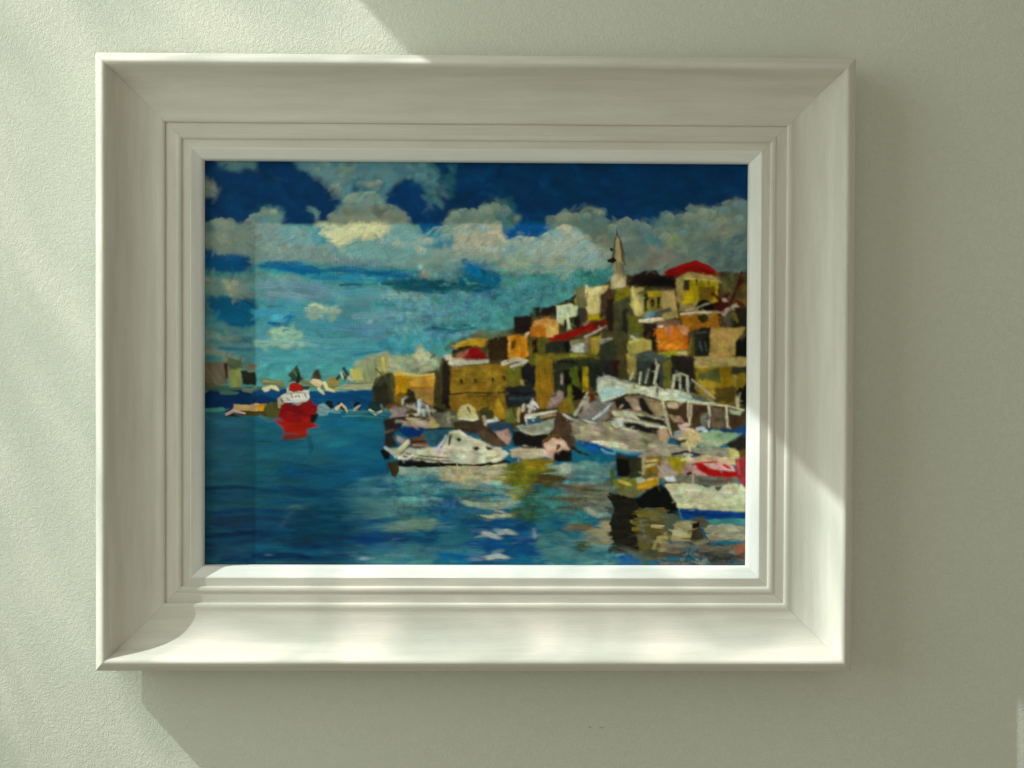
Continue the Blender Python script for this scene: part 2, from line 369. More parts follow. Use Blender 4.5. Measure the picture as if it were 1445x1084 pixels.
def scumble(s, var=.16, sx=9., sy=2.2, amp=.35, ang=0.):
    """bristle drag marks left in soft paint"""
    P = pts(s); sl = _box(P[:, 0].min(), P[:, 1].min(), P[:, 0].max(), P[:, 1].max())
    X = _GX[sl]; Y = _GY[sl]; ins = np.zeros(X.shape, bool)
    for i in range(len(P)):
        x0, y0 = P[i]; x1, y1 = P[(i + 1) % len(P)]
        if y0 != y1: ins ^= ((y0 > Y) != (y1 > Y)) & (X < (x1 - x0) * (Y - y0) / (y1 - y0) + x0)
    m = _gauss(_gauss(ins.astype(np.float32), 3, 0), 3, 1)
    r = np.radians(ang) + 2.2 * vn(X / 40, Y / 40, 21)
    u = np.cos(r) * X + np.sin(r) * Y; v = -np.sin(r) * X + np.cos(r) * Y
    n = vn(u / sx, v / sy, 31) + .6 * vn(u / sx * 2.1, v / sy * 2.1, 37)
    COL[sl] *= (1 + var * n * m)[..., None]; HGT[sl] += amp * n * m

def glaze(s, mul, edge=16.):
    """a thin transparent coat of colour over a patch"""
    P = pts(s); sl = _box(P[:, 0].min() - edge, P[:, 1].min() - edge, P[:, 0].max() + edge, P[:, 1].max() + edge)
    X = _GX[sl]; Y = _GY[sl]; ins = np.zeros(X.shape, bool)
    for i in range(len(P)):
        x0, y0 = P[i]; x1, y1 = P[(i + 1) % len(P)]
        if y0 != y1: ins ^= ((y0 > Y) != (y1 > Y)) & (X < (x1 - x0) * (Y - y0) / (y1 - y0) + x0)
    m = _gauss(_gauss(ins.astype(np.float32), edge / 2, 0), edge / 2, 1)[..., None]
    COL[sl] *= 1 - m + m * np.array(mul, np.float32)

def smear(s, n, ln, w, ang, jit=25., a=.7, thick=.7, cj=.07):
    """drag a clean brush: each mark carries the colour it starts on into its neighbour, so edges get lost and found"""
    P = pts(s); x0, y0 = P.min(0); x1, y1 = P.max(0); k = 0
    while k < n:
        x = _rng.uniform(x0, x1); y = _rng.uniform(y0, y1); ins = False
        for i in range(len(P)):
            ax, ay = P[i]; bx, by = P[(i + 1) % len(P)]
            if (ay > y) != (by > y) and x < (bx - ax) * (y - ay) / (by - ay) + ax: ins = not ins
        k += 1
        if not ins: continue
        j = min(GH - 1, max(0, int(y - PY0))); i = min(GW - 1, max(0, int(x - PX0)))
        c = COL[j, i].copy() * math.exp(_rng.normal(0, cj))
        r = math.radians(ang + _rng.normal(0, jit)) + (math.pi if _rng.random() < .5 else 0); L = ln * _rng.uniform(.5, 1.4)
        stroke([x, y, x + math.cos(r) * L * .5 + _rng.normal(0, .5), y + math.sin(r) * L * .5 + _rng.normal(0, .5), x + math.cos(r) * L, y + math.sin(r) * L],
               w * _rng.uniform(.6, 1.3), c, 'raw', a, .25, thick, .7, .2)

def puffs(s, n, r0, r1, cols, z, up=1., a=.75):
    """round cloud heads along an edge: a crisp lit rim on top, melting into the cloud below"""
    P = pts(s); seg = np.hypot(*np.diff(P, axis=0).T); cum = np.concatenate([[0], np.cumsum(seg)])
    for _ in range(n):
        t = _rng.uniform(0, cum[-1]); i = min(len(seg) - 1, int(np.searchsorted(cum, t, 'right') - 1)); f = (t - cum[i]) / seg[i]
        r = _rng.uniform(r0, r1); x, y = P[i] * (1 - f) + P[i + 1] * f + _rng.normal(0, r * .3, 2); y += r * .8 * up
        c = pigment(np.clip(np.array(cols[_rng.integers(len(cols))], float) * (1 + _rng.normal(0, .06)), 0, 255), z, x, y); sd = _rng.integers(1, 200)
        sl = _box(x - r * 1.6, y - r * 1.6, x + r * 1.6, y + r * 1.6)
        if sl is None: continue
        X = _GX[sl]; Y = _GY[sl]
        d = np.hypot(X - x, (Y - y) * 1.15) + r * .5 * vn(X / (r * .6), Y / (r * .6), sd)
        fade = np.clip(.55 - up * (Y - y) / (1.5 * r), 0, 1)
        m = np.clip((r - d) / 2.2 + .5, 0, 1) * fade * a
        br = vn((X + Y) / 2.2, (X - Y) / 9, sd) + .35 * np.clip(1 - np.abs(r - d) / 3, 0, 1)
        _put(sl, m, c, br, .7, .35)

def mottle(s, amp=.22, sc=9., seed=5):
    """uneven mixing: patches a little lighter, darker, warmer or greener"""
    P = pts(s); sl = _box(P[:, 0].min(), P[:, 1].min(), P[:, 0].max(), P[:, 1].max()); X = _GX[sl]; Y = _GY[sl]
    for k in range(3):
        COL[sl][..., k] *= 1 + amp * (vn(X / sc, Y / sc, seed) + .8 * vn(X / (sc * .4), Y / (sc * .4), seed + 2)) + .45 * amp * vn(X / (sc * 1.3), Y / (sc * 1.3), seed + 11 + k)
# ---- sky: deep blue above, teal below
poly('270 210 1080 210 1080 330 270 330', (0, 47, 83), 'S', 0, var=.35, thick=.2)
poly('270 318 1080 318 1080 600 270 600', (82, 146, 148), 'L', 0, var=.25, thick=.2)
dabs('285 224 1062 224 1062 320 285 320', 240, 34, 10, 10, [(0, 44, 78), (0, 50, 88), (0, 56, 96), (2, 42, 72)], 'S', 40, .6, .3)
dabs('640 224 1062 224 1062 290 640 290', 80, 40, 10, 5, [(0, 40, 70), (0, 44, 76)], 'S', 25, .5, .3)
dabs('560 262 625 262 650 318 590 318', 30, 20, 8, 60, [(0, 50, 92), (0, 56, 98)], 'S', 30, .6, .3)
dabs('285 300 352 285 352 318 285 318', 20, 20, 8, 20, [(0, 54, 92)], 'S', 30, .5)
# lower sky tones (sunlit)
dabs('358 380 870 380 700 520 358 540', 420, 26, 8, 5, [(88, 152, 150), (78, 146, 150), (104, 154, 140), (72, 142, 150), (92, 150, 140)], 'L', 25, .6, .4, .6)
dabs('358 500 560 480 560 530 358 540', 90, 22, 7, 5, [(84, 160, 158), (76, 154, 154), (94, 168, 160)], 'L', 22, .6, .4)
dabs('470 400 650 400 660 470 480 480', 130, 26, 8, 8, [(112, 152, 132), (122, 156, 130), (100, 148, 138), (92, 144, 140)], 'L', 30, .65, .4)
dabs('660 385 850 370 830 400 720 460 655 480', 150, 20, 7, -35, [(70, 130, 124), (60, 122, 122), (84, 138, 126), (96, 146, 130)], 'L', 30, .65, .4)
dabs('640 430 725 425 715 462 640 480', 60, 24, 7, -10, [(100, 156, 136), (88, 150, 138)], 'L', 25, .6, .4)
dabs('285 385 358 385 358 520 285 520', 90, 24, 8, 8, [(52, 88, 90), (62, 94, 84), (38, 84, 94)], 'S', 18, .7, .4)
# blue gaps
poly('285 350 310 352 335 356 354 360 356 384 330 386 300 382 285 384', (0, 68, 106), 'S', 5, 3, 3)
poly('298 420 330 419 360 422 360 460 342 466 320 458 300 446', (0, 74, 104), 'S', 5, 3, 3)
dabs('300 420 360 422 358 460 310 450', 20, 20, 7, 10, [(4, 78, 108), (0, 68, 96)], 'S', 15)
poly('366 378 380 370 420 368 446 378 462 384 456 390 438 392 415 385 385 381', (0, 104, 160), 'L', 8, 2.4, 1.5)
poly('462 376 480 375 500 376 530 382 560 380 588 378 590 392 560 391 520 392 490 390 466 388', (6, 104, 152), 'L', 3, 2.6, 2)
dabs('440 384 560 386 560 400 440 396', 26, 28, 6, 2, [(44, 134, 160), (30, 122, 156), (70, 146, 156)], 'L', 8, .7)
poly('534 397 575 393 610 390 640 392 680 396 690 412 640 408 625 416 600 412 560 410', (14, 88, 106), 'L', 4, 3, 2.5)
dabs('540 394 690 392 690 412 560 408', 26, 26, 6, 4, [(20, 92, 104), (10, 82, 104), (30, 92, 84)], 'L', 10, .8)
poly('640 368 660 360 690 372 706 390 702 412 680 415 662 404 650 386', (6, 98, 140), 'L', 40, 3, 4)
poly('648 366 672 362 676 386 660 392', (0, 112, 168), 'L', 70, 3, 4)
dabs('660 385 708 388 705 415 668 415', 22, 16, 7, 20, [(14, 90, 98), (20, 96, 104)], 'L', 30, .8)
dabs('800 372 866 366 862 398 815 402', 40, 16, 7, -40, [(34, 100, 106), (48, 108, 108), (60, 116, 110)], 'L', 30, .75)
dabs('610 458 672 458 672 468 610 468', 10, 24, 5, 3, [(22, 100, 114), (40, 112, 118)], 'L', 8, .8)
dabs('362 432 402 432 400 450 362 452', 14, 18, 7, 5, [(70, 148, 168), (78, 152, 164)], 'L', 12, .9)
stroke('380 456 400 460 410 450', 5, (0, 112, 152), 'L'); stroke('402 448 416 446', 5, (6, 116, 154), 'L')
stroke('375 431 385 433 396 432', 3, (60, 104, 96), 'L', .8); stroke('533 429 548 430 572 429', 3.4, (56, 118, 124), 'L', .8)
stroke('478 402 500 400 530 402', 3, (30, 96, 110), 'L', .8, dry=.3)
# upper clouds in the shade of the frame
CS = [(78, 106, 95), (92, 112, 92), (64, 98, 94), (100, 114, 90)]
def cloud(s, c, pal, z, n=26, ln=16, w=8, ang=20, soft=4, rough=4, jit=50):
    poly(s, c, z, ang, rough, soft, .3, .5)
    P = pts(s); ctr = P.mean(0); dabs((ctr + (P - ctr) * .92).ravel(), n, ln, w, ang, pal, z, jit, .6, .4, .6, .35)
cloud('310 224 362 224 360 238 340 240 326 243 314 240', (66, 94, 86), [(60, 92, 88), (82, 102, 84)], 'S', 10)
cloud('280 254 292 254 305 262 309 268 300 280 292 280 280 272', (88, 102, 84), [(120, 114, 88), (70, 96, 86)], 'S', 9, 10, 6, 50)
cloud('413 224 604 224 616 240 618 262 600 252 578 250 562 254 552 266 543 274 541 288 548 294 520 302 488 302 476 292 484 280 478 270 470 264 462 252 440 244 420 238', (70, 102, 96), CS, 'S', 70, 18, 9, -25, 5)
dabs('470 228 500 228 500 250 476 250', 14, 14, 7, -50, [(74, 96, 76), (86, 100, 78)], 'S', 30, .7)
dabs('500 250 545 248 540 275 505 278', 14, 16, 8, -40, [(20, 76, 96), (60, 96, 94)], 'S', 30, .7)
dabs('486 262 512 250 522 262 500 276', 10, 12, 6, -30, [(8, 66, 96)], 'S', 30, .6)
cloud('489 288 492 276 505 272 512 280 520 272 534 272 540 284 535 298 560 306 480 304', (96, 116, 94), [(104, 120, 92), (88, 110, 92)], 'S', 22, 12, 7, -30, 3)
dabs('556 232 640 228 640 280 600 262 566 246', 36, 16, 8, 40, [(10, 72, 92), (16, 80, 94), (40, 92, 94)], 'S', 35, .6)
dabs('598 262 626 262 630 290 610 298 600 284', 18, 12, 7, 40, [(52, 88, 84), (36, 82, 90), (76, 94, 76)], 'S', 30, .7)
poly('566 264 590 262 596 284 600 300 580 302 562 296 552 290 562 278', (0, 52, 94), 'S', 60, 4, 5, .3)
stroke('435 294 443 296 447 305 446 312', 4, (92, 118, 100), 'S', .9); stroke('429 300 438 296 440 310', 5, (0, 62, 94), 'S', .7)
stroke('386 251 396 254 408 256', 2, (30, 70, 96), 'S', .6)
cloud('284 324 297 316 308 318 312 308 330 314 332 322 346 316 352 324 362 322 362 360 345 358 330 356 312 358 300 351 284 346', (92, 104, 84), [(108, 110, 84), (92, 106, 86), (80, 98, 84), (116, 112, 86)], 'S', 30, 14, 8, 30, 3)
cloud('352 310 356 304 366 302 374 295 388 292 398 297 400 314 386 318 358 318', (78, 106, 94), [(92, 112, 92), (66, 100, 94)], 'S', 14, 12, 7, 0, 3)
dabs('368 290 398 290 398 297 370 298', 7, 12, 5, 10, [(20, 80, 92)], 'S', 20, .7)
cloud('466 306 480 290 500 286 530 290 556 292 570 300 572 310 580 318 462 320', (100, 106, 80), [(106, 108, 80), (112, 112, 84), (92, 104, 84)], 'S', 24, 14, 8, 15, 4)
dabs('524 292 562 294 572 314 530 312', 18, 16, 8, 25, [(92, 88, 66), (84, 84, 66), (74, 84, 72)], 'S', 20, .7)
cloud('620 322 630 304 648 294 658 296 664 302 676 292 690 286 704 278 716 290 724 300 734 304 726 318', (84, 100, 80), [(92, 104, 80), (74, 96, 82)], 'S', 26, 14, 8, 20, 3)
dabs('694 280 730 290 726 314 700 312', 22, 14, 7, 60, [(30, 78, 84), (48, 86, 82)], 'S', 30, .7)
stroke('702 276 708 262 704 250', 8, (10, 64, 90), 'S', .5, dry=.4)
cloud('768 312 780 307 788 312 790 299 796 294 808 303 820 296 832 290 846 295 854 304 866 312 872 334 862 352 840 350 826 334 800 318', (74, 90, 74), [(82, 94, 72), (66, 86, 76), (78, 88, 70)], 'S', 36, 14, 8, 25, 3)
dabs('840 330 866 326 866 352 845 350', 14, 12, 7, 40, [(98, 96, 70), (90, 92, 72)], 'S', 30, .7)
cloud('862 313 872 309 884 305 894 311 906 312 918 319 924 313 932 299 946 298 950 307 964 302 972 288 980 290 1000 289 1014 291 1024 282 1036 278 1068 280 1068 400 880 400 862 350', (84, 96, 78), [(92, 102, 78), (80, 94, 78), (74, 90, 78), (98, 104, 76)], 'S', 90, 18, 9, -30, 3)
dabs('896 322 936 310 940 345 906 350', 26, 14, 8, 60, [(54, 90, 84), (66, 94, 82)], 'S', 30, .7)
dabs('936 312 952 312 962 350 944 352', 14, 14, 8, 75, [(100, 110, 66), (92, 104, 72)], 'S', 20, .7)
dabs('930 300 972 296 970 318 940 322', 14, 12, 6, -40, [(40, 84, 86), (60, 92, 84)], 'S', 25, .6)
dabs('1000 335 1062 325 1062 385 1010 378', 40, 16, 9, -60, [(62, 80, 70), (56, 76, 72), (70, 82, 70)], 'S', 30, .75)
dabs('888 352 950 345 960 365 890 384', 30, 16, 8, -15, [(112, 104, 80), (104, 100, 78), (84, 84, 70)], 'S', 20, .7)
dabs('980 310 1045 300 1040 330 985 335', 20, 16, 8, -40, [(98, 104, 78), (104, 106, 78)], 'S', 30, .6)
# sunlit cloud bank
cloud('357 314 386 314 412 322 430 326 452 320 462 314 575 314 592 326 614 332 640 318 660 314 705 314 712 334 728 338 742 331 752 342 774 330 800 314 828 330 850 342 868 352 862 372 830 376 800 372 760 380 720 374 690 366 650 372 610 384 575 386 540 378 500 378 470 384 430 370 400 368 357 372', (140, 158, 132), [(146, 162, 134), (132, 158, 136), (154, 164, 132), (122, 154, 138)], 'L', 150, 16, 8, -25, 3)
dabs('357 315 430 326 470 372 400 366 357 370', 50, 16, 8, 40, [(132, 152, 130), (120, 146, 134), (150, 160, 128)], 'L', 40, .7)
dabs('440 322 480 318 500 350 480 362 445 350', 34, 14, 8, -60, [(110, 158, 150), (124, 164, 150), (96, 152, 152)], 'L', 30, .7)
dabs('448 318 545 316 565 334 500 338 476 350', 50, 14, 7, 15, [(206, 200, 138), (196, 194, 136), (178, 186, 136)], 'L', 30, .8)
dabs('502 317 532 316 544 332 512 336', 18, 12, 6, 20, [(222, 208, 142), (230, 214, 148), (210, 202, 140)], 'L', 25, .9, thick=1)
dabs('470 326 482 326 486 350 474 350', 9, 12, 6, 70, [(214, 208, 138), (206, 202, 140)], 'L', 20, .9)
dabs('558 316 606 326 612 352 560 362 530 346', 40, 14, 8, 25, [(122, 164, 144), (132, 168, 142), (108, 158, 146)], 'L', 35, .8)
dabs('470 352 560 348 560 380 480 382', 50, 14, 8, 20, [(108, 150, 142), (118, 156, 138), (124, 146, 132), (96, 142, 142)], 'L', 35, .7)
dabs('486 352 530 352 536 376 500 376', 16, 14, 8, 20, [(120, 136, 124), (112, 134, 128)], 'L', 30, .6)
dabs('592 326 614 332 640 328 640 350 600 348', 28, 12, 7, 70, [(26, 118, 152), (44, 132, 154), (74, 146, 150)], 'L', 30, .8)
poly('590 314 628 314 618 326 606 332 596 326', (0, 82, 132), 'L', 60, 3, 2)
stroke('604 332 603 322', 3, (60, 150, 170), 'L', .8); stroke('612 332 616 324 622 320', 4, (110, 160, 150), 'L', .9)
dabs('642 318 706 315 712 334 700 352 662 362 645 345', 60, 12, 7, -55, [(168, 168, 130), (178, 172, 132), (158, 166, 134), (188, 176, 134)], 'L', 25, .8, thick=.9)
stroke('692 328 702 326 708 336 712 342', 5, (212, 190, 148), 'L', 1, thick=1.3); stroke('694 352 700 358 702 364', 6, (214, 184, 140), 'L', 1, thick=1.3)
stroke('662 352 664 358', 4, (220, 206, 160), 'L', 1); stroke('640 346 650 352', 5, (190, 180, 134), 'L')
poly('709 322 718 314 772 312 774 322 762 330 748 340 742 334 736 332 726 340 712 338', (0, 86, 148), 'L', -20, 2.5, 1.3, .4)
dabs('712 313 770 311 768 320 714 322', 12, 20, 6, 0, [(0, 84, 140), (0, 92, 152)], 'L', 10, .6)
poly('706 312 724 312 726 320 716 326 708 326', (82, 128, 124), 'L', 30, 3, 2)
stroke('714 340 724 338 734 332 740 336', 5, (150, 172, 142), 'L'); stroke('739 336 741 339', 3, (160, 200, 180), 'L')
stroke('708 332 713 342 718 344', 4, (196, 196, 150), 'L', thick=1.2)
dabs('744 342 774 330 800 316 830 332 850 350 800 370 750 372', 70, 12, 7, -40, [(160, 172, 140), (150, 168, 142), (170, 174, 138), (140, 162, 142)], 'L', 30, .75, thick=.8)
stroke('794 318 802 322 810 332', 8, (204, 186, 142), 'L', thick=1.2); stroke('812 322 814 336', 5, (196, 184, 140), 'L'); stroke('782 334 788 340', 6, (186, 178, 134), 'L')
dabs('700 344 760 344 790 368 710 372', 40, 12, 7, 60, [(140, 168, 140), (150, 170, 136)], 'L', 40, .7)
dabs('690 364 810 360 800 382 700 384', 50, 16, 7, 10, [(136, 152, 122), (150, 160, 122), (112, 146, 132), (158, 160, 122)], 'L', 25, .75)
stroke('806 364 800 384 790 394', 9, (150, 164, 132), 'L', .8, dry=.2); stroke('826 350 840 360 830 366', 6, (120, 170, 156), 'L', .7)
dabs('664 358 690 362 690 374 664 372', 10, 12, 6, 20, [(60, 140, 160), (96, 150, 140)], 'L', 30, .7)
dabs('575 372 650 366 650 392 585 392', 40, 14, 8, -20, [(110, 146, 128), (100, 144, 136), (120, 150, 126)], 'L', 35, .7)
dabs('592 382 606 382 608 390 594 390', 5, 9, 6, 10, [(150, 140, 114)], 'L', 15, .9)
stroke('592.5 375 593 378', 4, (190, 214, 190), 'L', 1, 0, 1.5, 0)
# mid-sky streaks
dabs('360 386 452 398 470 420 420 424 360 420', 70, 22, 8, 15, [(112, 142, 128), (120, 148, 130), (100, 142, 138), (126, 144, 122)], 'L', 15, .75)
dabs('400 412 430 414 440 422 410 424', 8, 16, 6, 15, [(132, 160, 140)], 'L', 12, .7)
dabs('285 392 360 386 360 420 320 420 285 412', 34, 20, 8, -5, [(86, 100, 82), (78, 96, 84), (92, 104, 84)], 'S', 15, .8)
dabs('316 398 330 397 340 412 322 416', 10, 12, 8, 30, [(122, 120, 86), (114, 116, 86)], 'S', 30, .8); stroke('285 393 300 398', 6, (122, 114, 90), 'S', .8)
dabs('285 462 330 462 360 474 360 492 285 494', 26, 24, 8, 6, [(74, 98, 84), (66, 94, 86), (84, 102, 84)], 'S', 8, .8)
stroke('310 492 358 494', 6, (18, 84, 104), 'S', .8); stroke('290 496 322 500 334 498', 7, (108, 102, 78), 'S', .8, dry=.2); stroke('318 506 340 510', 9, (104, 100, 66), 'S', .7)
dabs('384 468 400 460 424 466 430 486 404 494 366 490', 36, 13, 7, -45, [(170, 188, 126), (182, 192, 128), (150, 178, 132)], 'L', 35, .85, thick=.9)
stroke('360 482 376 486 392 480', 6, (150, 176, 126), 'L', .8)
dabs('434 432 446 428 462 434 478 436 474 450 440 450', 30, 10, 6, 15, [(174, 182, 132), (188, 190, 134), (160, 176, 134)], 'L', 30, .9, thick=1)
stroke('442 431 450 433 458 437', 4.5, (212, 208, 150), 'L', thick=1.4); stroke('470 434 476 432', 5, (160, 180, 140), 'L')
dabs('548 412 600 414 596 424 552 422', 10, 22, 6, 2, [(138, 164, 130), (146, 168, 132)], 'L', 8, .85); stroke('596 416 600 420', 3, (170, 190, 160), 'L')
dabs('520 440 600 442 590 465 510 466', 24, 20, 7, 0, [(122, 158, 132), (132, 162, 130)], 'L', 18, .7)
stroke('521 455 525 451', 3, (190, 206, 180), 'L', 1); stroke('602 480 607 476', 3, (130, 160, 130), 'L', .9)
dabs('500 462 550 460 560 476 510 480', 14, 20, 7, 0, [(98, 134, 136), (90, 130, 138)], 'L', 12, .7)
dabs('540 482 600 482 600 496 540 496', 14, 20, 6, -5, [(60, 136, 150), (70, 142, 150)], 'L', 12, .8)
SKYP = '278 218 1068 218 1068 376 985 364 940 372 884 384 862 396 830 398 800 420 752 434 720 458 690 470 640 486 600 520 560 535 278 545'
blend(SKYP, 2.0, 1.5, .85)
# modelling inside the sunlit bank
for s, c, a in (('357 316 386 316 410 326 400 350 357 352', (122, 142, 126), .8), ('392 322 420 326 440 330 436 346 410 348', (118, 162, 150), .75), ('436 326 452 322 468 318 470 336 452 346 438 342', (60, 138, 160), .8), ('357 352 400 352 440 348 470 356 470 380 420 370 357 372', (118, 138, 124), .7),
                ('450 334 466 322 500 315 538 315 556 322 546 333 524 331 508 334 494 342 482 352 470 348 462 338', (214, 208, 150), .85), ('500 318 530 315 544 322 530 330 508 331', (234, 216, 156), .8), ('482 352 498 340 530 336 566 338 606 346 604 364 566 374 524 368 492 364', (122, 164, 146), .8), ('468 364 496 362 528 370 562 380 510 384 474 380', (112, 134, 130), .75),
                ('556 318 590 326 606 336 600 346 566 340 548 330', (128, 168, 152), .8), ('592 328 612 332 634 326 640 344 618 350 600 346', (54, 132, 156), .75), ('640 330 660 318 704 316 708 336 696 352 668 358 648 348', (178, 174, 138), .8), ('652 342 690 344 704 358 690 366 660 366', (150, 160, 132), .7), ('744 346 776 332 800 322 822 334 810 350 776 362 748 362', (164, 172, 144), .75), ('800 346 846 346 862 360 820 368 796 362', (138, 160, 142), .7), ('704 348 744 342 752 362 716 368', (150, 170, 142), .7)):
    poly(s, c, 'L', -25, 4.5, 5, .4, .8, a)
smear(SKYP, 1500, 12, 5, -20, 45, .6)
SG = [(98, 110, 88), (86, 102, 86), (108, 114, 88), (76, 98, 88)]; LG = [(160, 172, 144), (146, 168, 148), (176, 178, 144), (130, 160, 148)]
for s, n in (('292 318 312 308 330 314 346 318 358 322', 14), ('352 308 374 296 398 298', 9), ('470 304 490 288 520 284 556 292 575 308', 22), ('484 282 505 273 520 274 536 274', 9), ('420 232 450 240 470 256 480 266', 8), ('500 252 540 258', 6), ('622 318 640 301 660 298 690 287 712 291 732 305', 22), ('770 311 792 299 820 297 846 295 860 311', 20), ('864 313 884 307 905 313 920 319', 12), ('926 314 940 299 965 303 980 291 1015 291 1035 280 1062 283', 26), ('930 322 980 312 1050 300', 14)): puffs(s, n, 4, 10, SG, 'S')
puffs('500 240 540 236 590 240 610 262', 12, 6, 12, [(58, 92, 92), (70, 98, 92)], 'S', 1, .5)
puffs('362 320 400 326 440 332', 9, 4, 9, [(118, 142, 128), (108, 148, 140), (126, 150, 130)], 'L', 1, .6)
for s, n in (('590 330 612 334 640 324', 10), ('642 322 670 318 704 320', 10), ('716 342 742 335 770 331 800 319 826 332', 22), ('830 336 862 354', 8), ('500 336 540 336 600 346', 14), ('650 346 700 348 760 350 820 348', 18)): puffs(s, n, 4, 9, LG, 'L')
puffs('462 330 490 318 540 318', 12, 4, 8, [(212, 208, 148), (224, 214, 152), (200, 202, 148)], 'L')
for s, n in (('360 392 420 396 460 410', 9), ('545 416 600 418 640 412 690 416', 12), ('500 458 540 444 600 448', 12), ('690 374 740 378 800 372', 10)): puffs(s, n, 4, 9, [(112, 150, 138), (124, 156, 138), (100, 146, 142)], 'L', 1, .55)
puffs('434 434 456 432 480 438', 9, 3, 7, [(186, 188, 138), (174, 184, 138)], 'L'); puffs('372 484 392 468 414 466 430 478', 10, 4, 8, [(172, 190, 130), (152, 180, 136)], 'L', 1, .7)
# crisp light edges picked out again on the cloud tops
for s, c, z in (('484 284 492 276 502 273', (104, 122, 100), 'S'), ('508 280 516 272 528 271', (112, 124, 98), 'S'), ('648 296 656 294 662 297', (100, 112, 88), 'S'), ('676 292 682 288', (90, 104, 84), 'S'), ('789 302 796 294 803 299', (86, 102, 86), 'S'), ('820 296 830 291 842 294', (92, 104, 84), 'S'), ('874 310 884 305 892 310', (100, 106, 86), 'S'), ('900 313 908 313 914 318', (98, 108, 90), 'S'), ('934 300 940 296 946 299', (70, 104, 98), 'S'), ('968 292 974 287 978 290', (84, 108, 98), 'S'), ('1020 284 1030 280', (92, 106, 92), 'S'),
                ('353 306 360 303 372 304', (96, 116, 98), 'S'), ('308 312 313 309 320 313', (104, 112, 90), 'S'), ('602 330 612 321 620 319', (136, 172, 152), 'L'), ('640 322 652 316 668 315', (176, 178, 140), 'L'), ('690 327 700 326 707 334 712 342', (206, 188, 148), 'L'), ('718 342 730 333 738 333', (164, 178, 148), 'L'), ('748 342 764 335 776 327', (120, 160, 150), 'L'), ('786 321 798 316 806 320', (186, 180, 142), 'L'),
                ('450 330 462 322 476 319', (190, 192, 140), 'L'), ('500 320 518 317 534 322', (226, 214, 150), 'L'), ('384 369 404 368 420 371', (150, 164, 136), 'L'), ('436 431 446 429 456 434', (204, 204, 148), 'L'), ('390 470 398 462 408 464', (182, 194, 132), 'L')):
    stroke(s, 3.6, c, z, .75, .5, .9, .5, .15)
for s, w, c in (('366 376 390 371 420 372 446 380', 7, (0, 96, 140)), ('400 378 440 384 470 380', 7, (0, 102, 146)), ('466 380 500 380 530 386', 8, (4, 98, 142)), ('520 386 560 384 590 383', 8, (2, 94, 138)), ('540 399 580 396 640 398', 7, (16, 84, 98)), ('600 404 650 402 690 404', 8, (14, 82, 94)), ('560 404 600 410 626 412', 5, (20, 88, 100)), ('655 368 668 382 690 396', 10, (0, 104, 150)), ('440 392 500 394 540 396', 5, (40, 124, 150)), ('480 402 530 400', 3, (24, 90, 104)), ('610 462 640 466 670 462', 4, (24, 98, 112)), ('380 456 404 458', 4, (0, 104, 144)), ('366 440 392 442', 6, (66, 146, 170)), ('500 500 560 492 600 494', 5, (56, 128, 146)), ('300 432 340 440 356 446', 9, (0, 72, 104))): stroke(s, w, c, 'S' if c == (0, 72, 104) else 'L', .85, .5, .7, .4, .2)
for s, w, c in (('362 404 400 400 440 404 470 412', 9, (130, 156, 146)), ('380 414 420 418 450 420', 6, (140, 164, 150)), ('480 414 520 410 548 414', 7, (96, 156, 164)), ('540 418 580 417 604 420', 7, (146, 168, 140)), ('560 430 610 432 650 428', 7, (120, 154, 144)), ('500 446 540 442 590 446', 9, (134, 160, 140)), ('470 462 520 466 560 462', 7, (108, 146, 148)), ('430 478 470 482 520 478', 7, (112, 162, 160)), ('362 486 400 484 450 488', 8, (152, 180, 146)), ('450 496 500 492 540 494', 6, (92, 148, 160)), ('370 510 420 506 470 510', 8, (98, 162, 164)), ('600 446 650 440 690 444', 7, (108, 150, 142)), ('620 474 660 470 690 462', 6, (120, 158, 146)), ('400 440 430 444', 6, (84, 150, 168)), ('420 456 470 460 500 456', 8, (86, 150, 164)), ('660 420 700 410 740 404', 8, (96, 142, 140)), ('700 436 740 424 770 410', 7, (88, 138, 134))): stroke(s, w, c, 'L', .7, .6, .8, .5, .25)
smear('360 366 700 366 700 415 360 400', 260, 12, 4, 5, 18, .6)
dabs('360 316 860 330 840 372 360 372', 130, 9, 4, -35, [(156, 168, 136), (140, 162, 140), (172, 174, 138), (126, 156, 140)], 'L', 45, .35, .4, .7, .3)
dabs('460 316 545 318 540 336 470 344', 26, 9, 4, -20, [(222, 210, 146), (210, 204, 142), (230, 216, 152)], 'L', 35, .55, .4, 1., .2)
dabs('644 318 704 318 706 352 650 352', 34, 8, 4, -60, [(182, 176, 136), (170, 172, 136), (200, 184, 140)], 'L', 30, .5, .4, 1., .2)
dabs('360 390 700 390 640 500 360 520', 160, 12, 3.6, 5, [(100, 158, 150), (84, 148, 150), (118, 160, 140), (74, 142, 150)], 'L', 25, .3, .4, .7, .3)
dabs('880 320 1056 300 1056 376 890 380', 60, 10, 5, -35, [(98, 106, 82), (80, 94, 80), (90, 100, 78)], 'S', 40, .3, .4, .6, .3)
blend(SKYP, .7, .6, .7)
scumble(SKYP, .20, 7., 2., .5, -20)
glaze('362 398 470 392 560 404 700 410 800 390 760 425 700 455 600 500 540 520 362 530', (.82, .94, 1.16)); glaze('366 368 460 372 590 378 590 392 460 390 370 384', (.35, .9, .95), 5)
TONE[:] = 1.28, 1.06
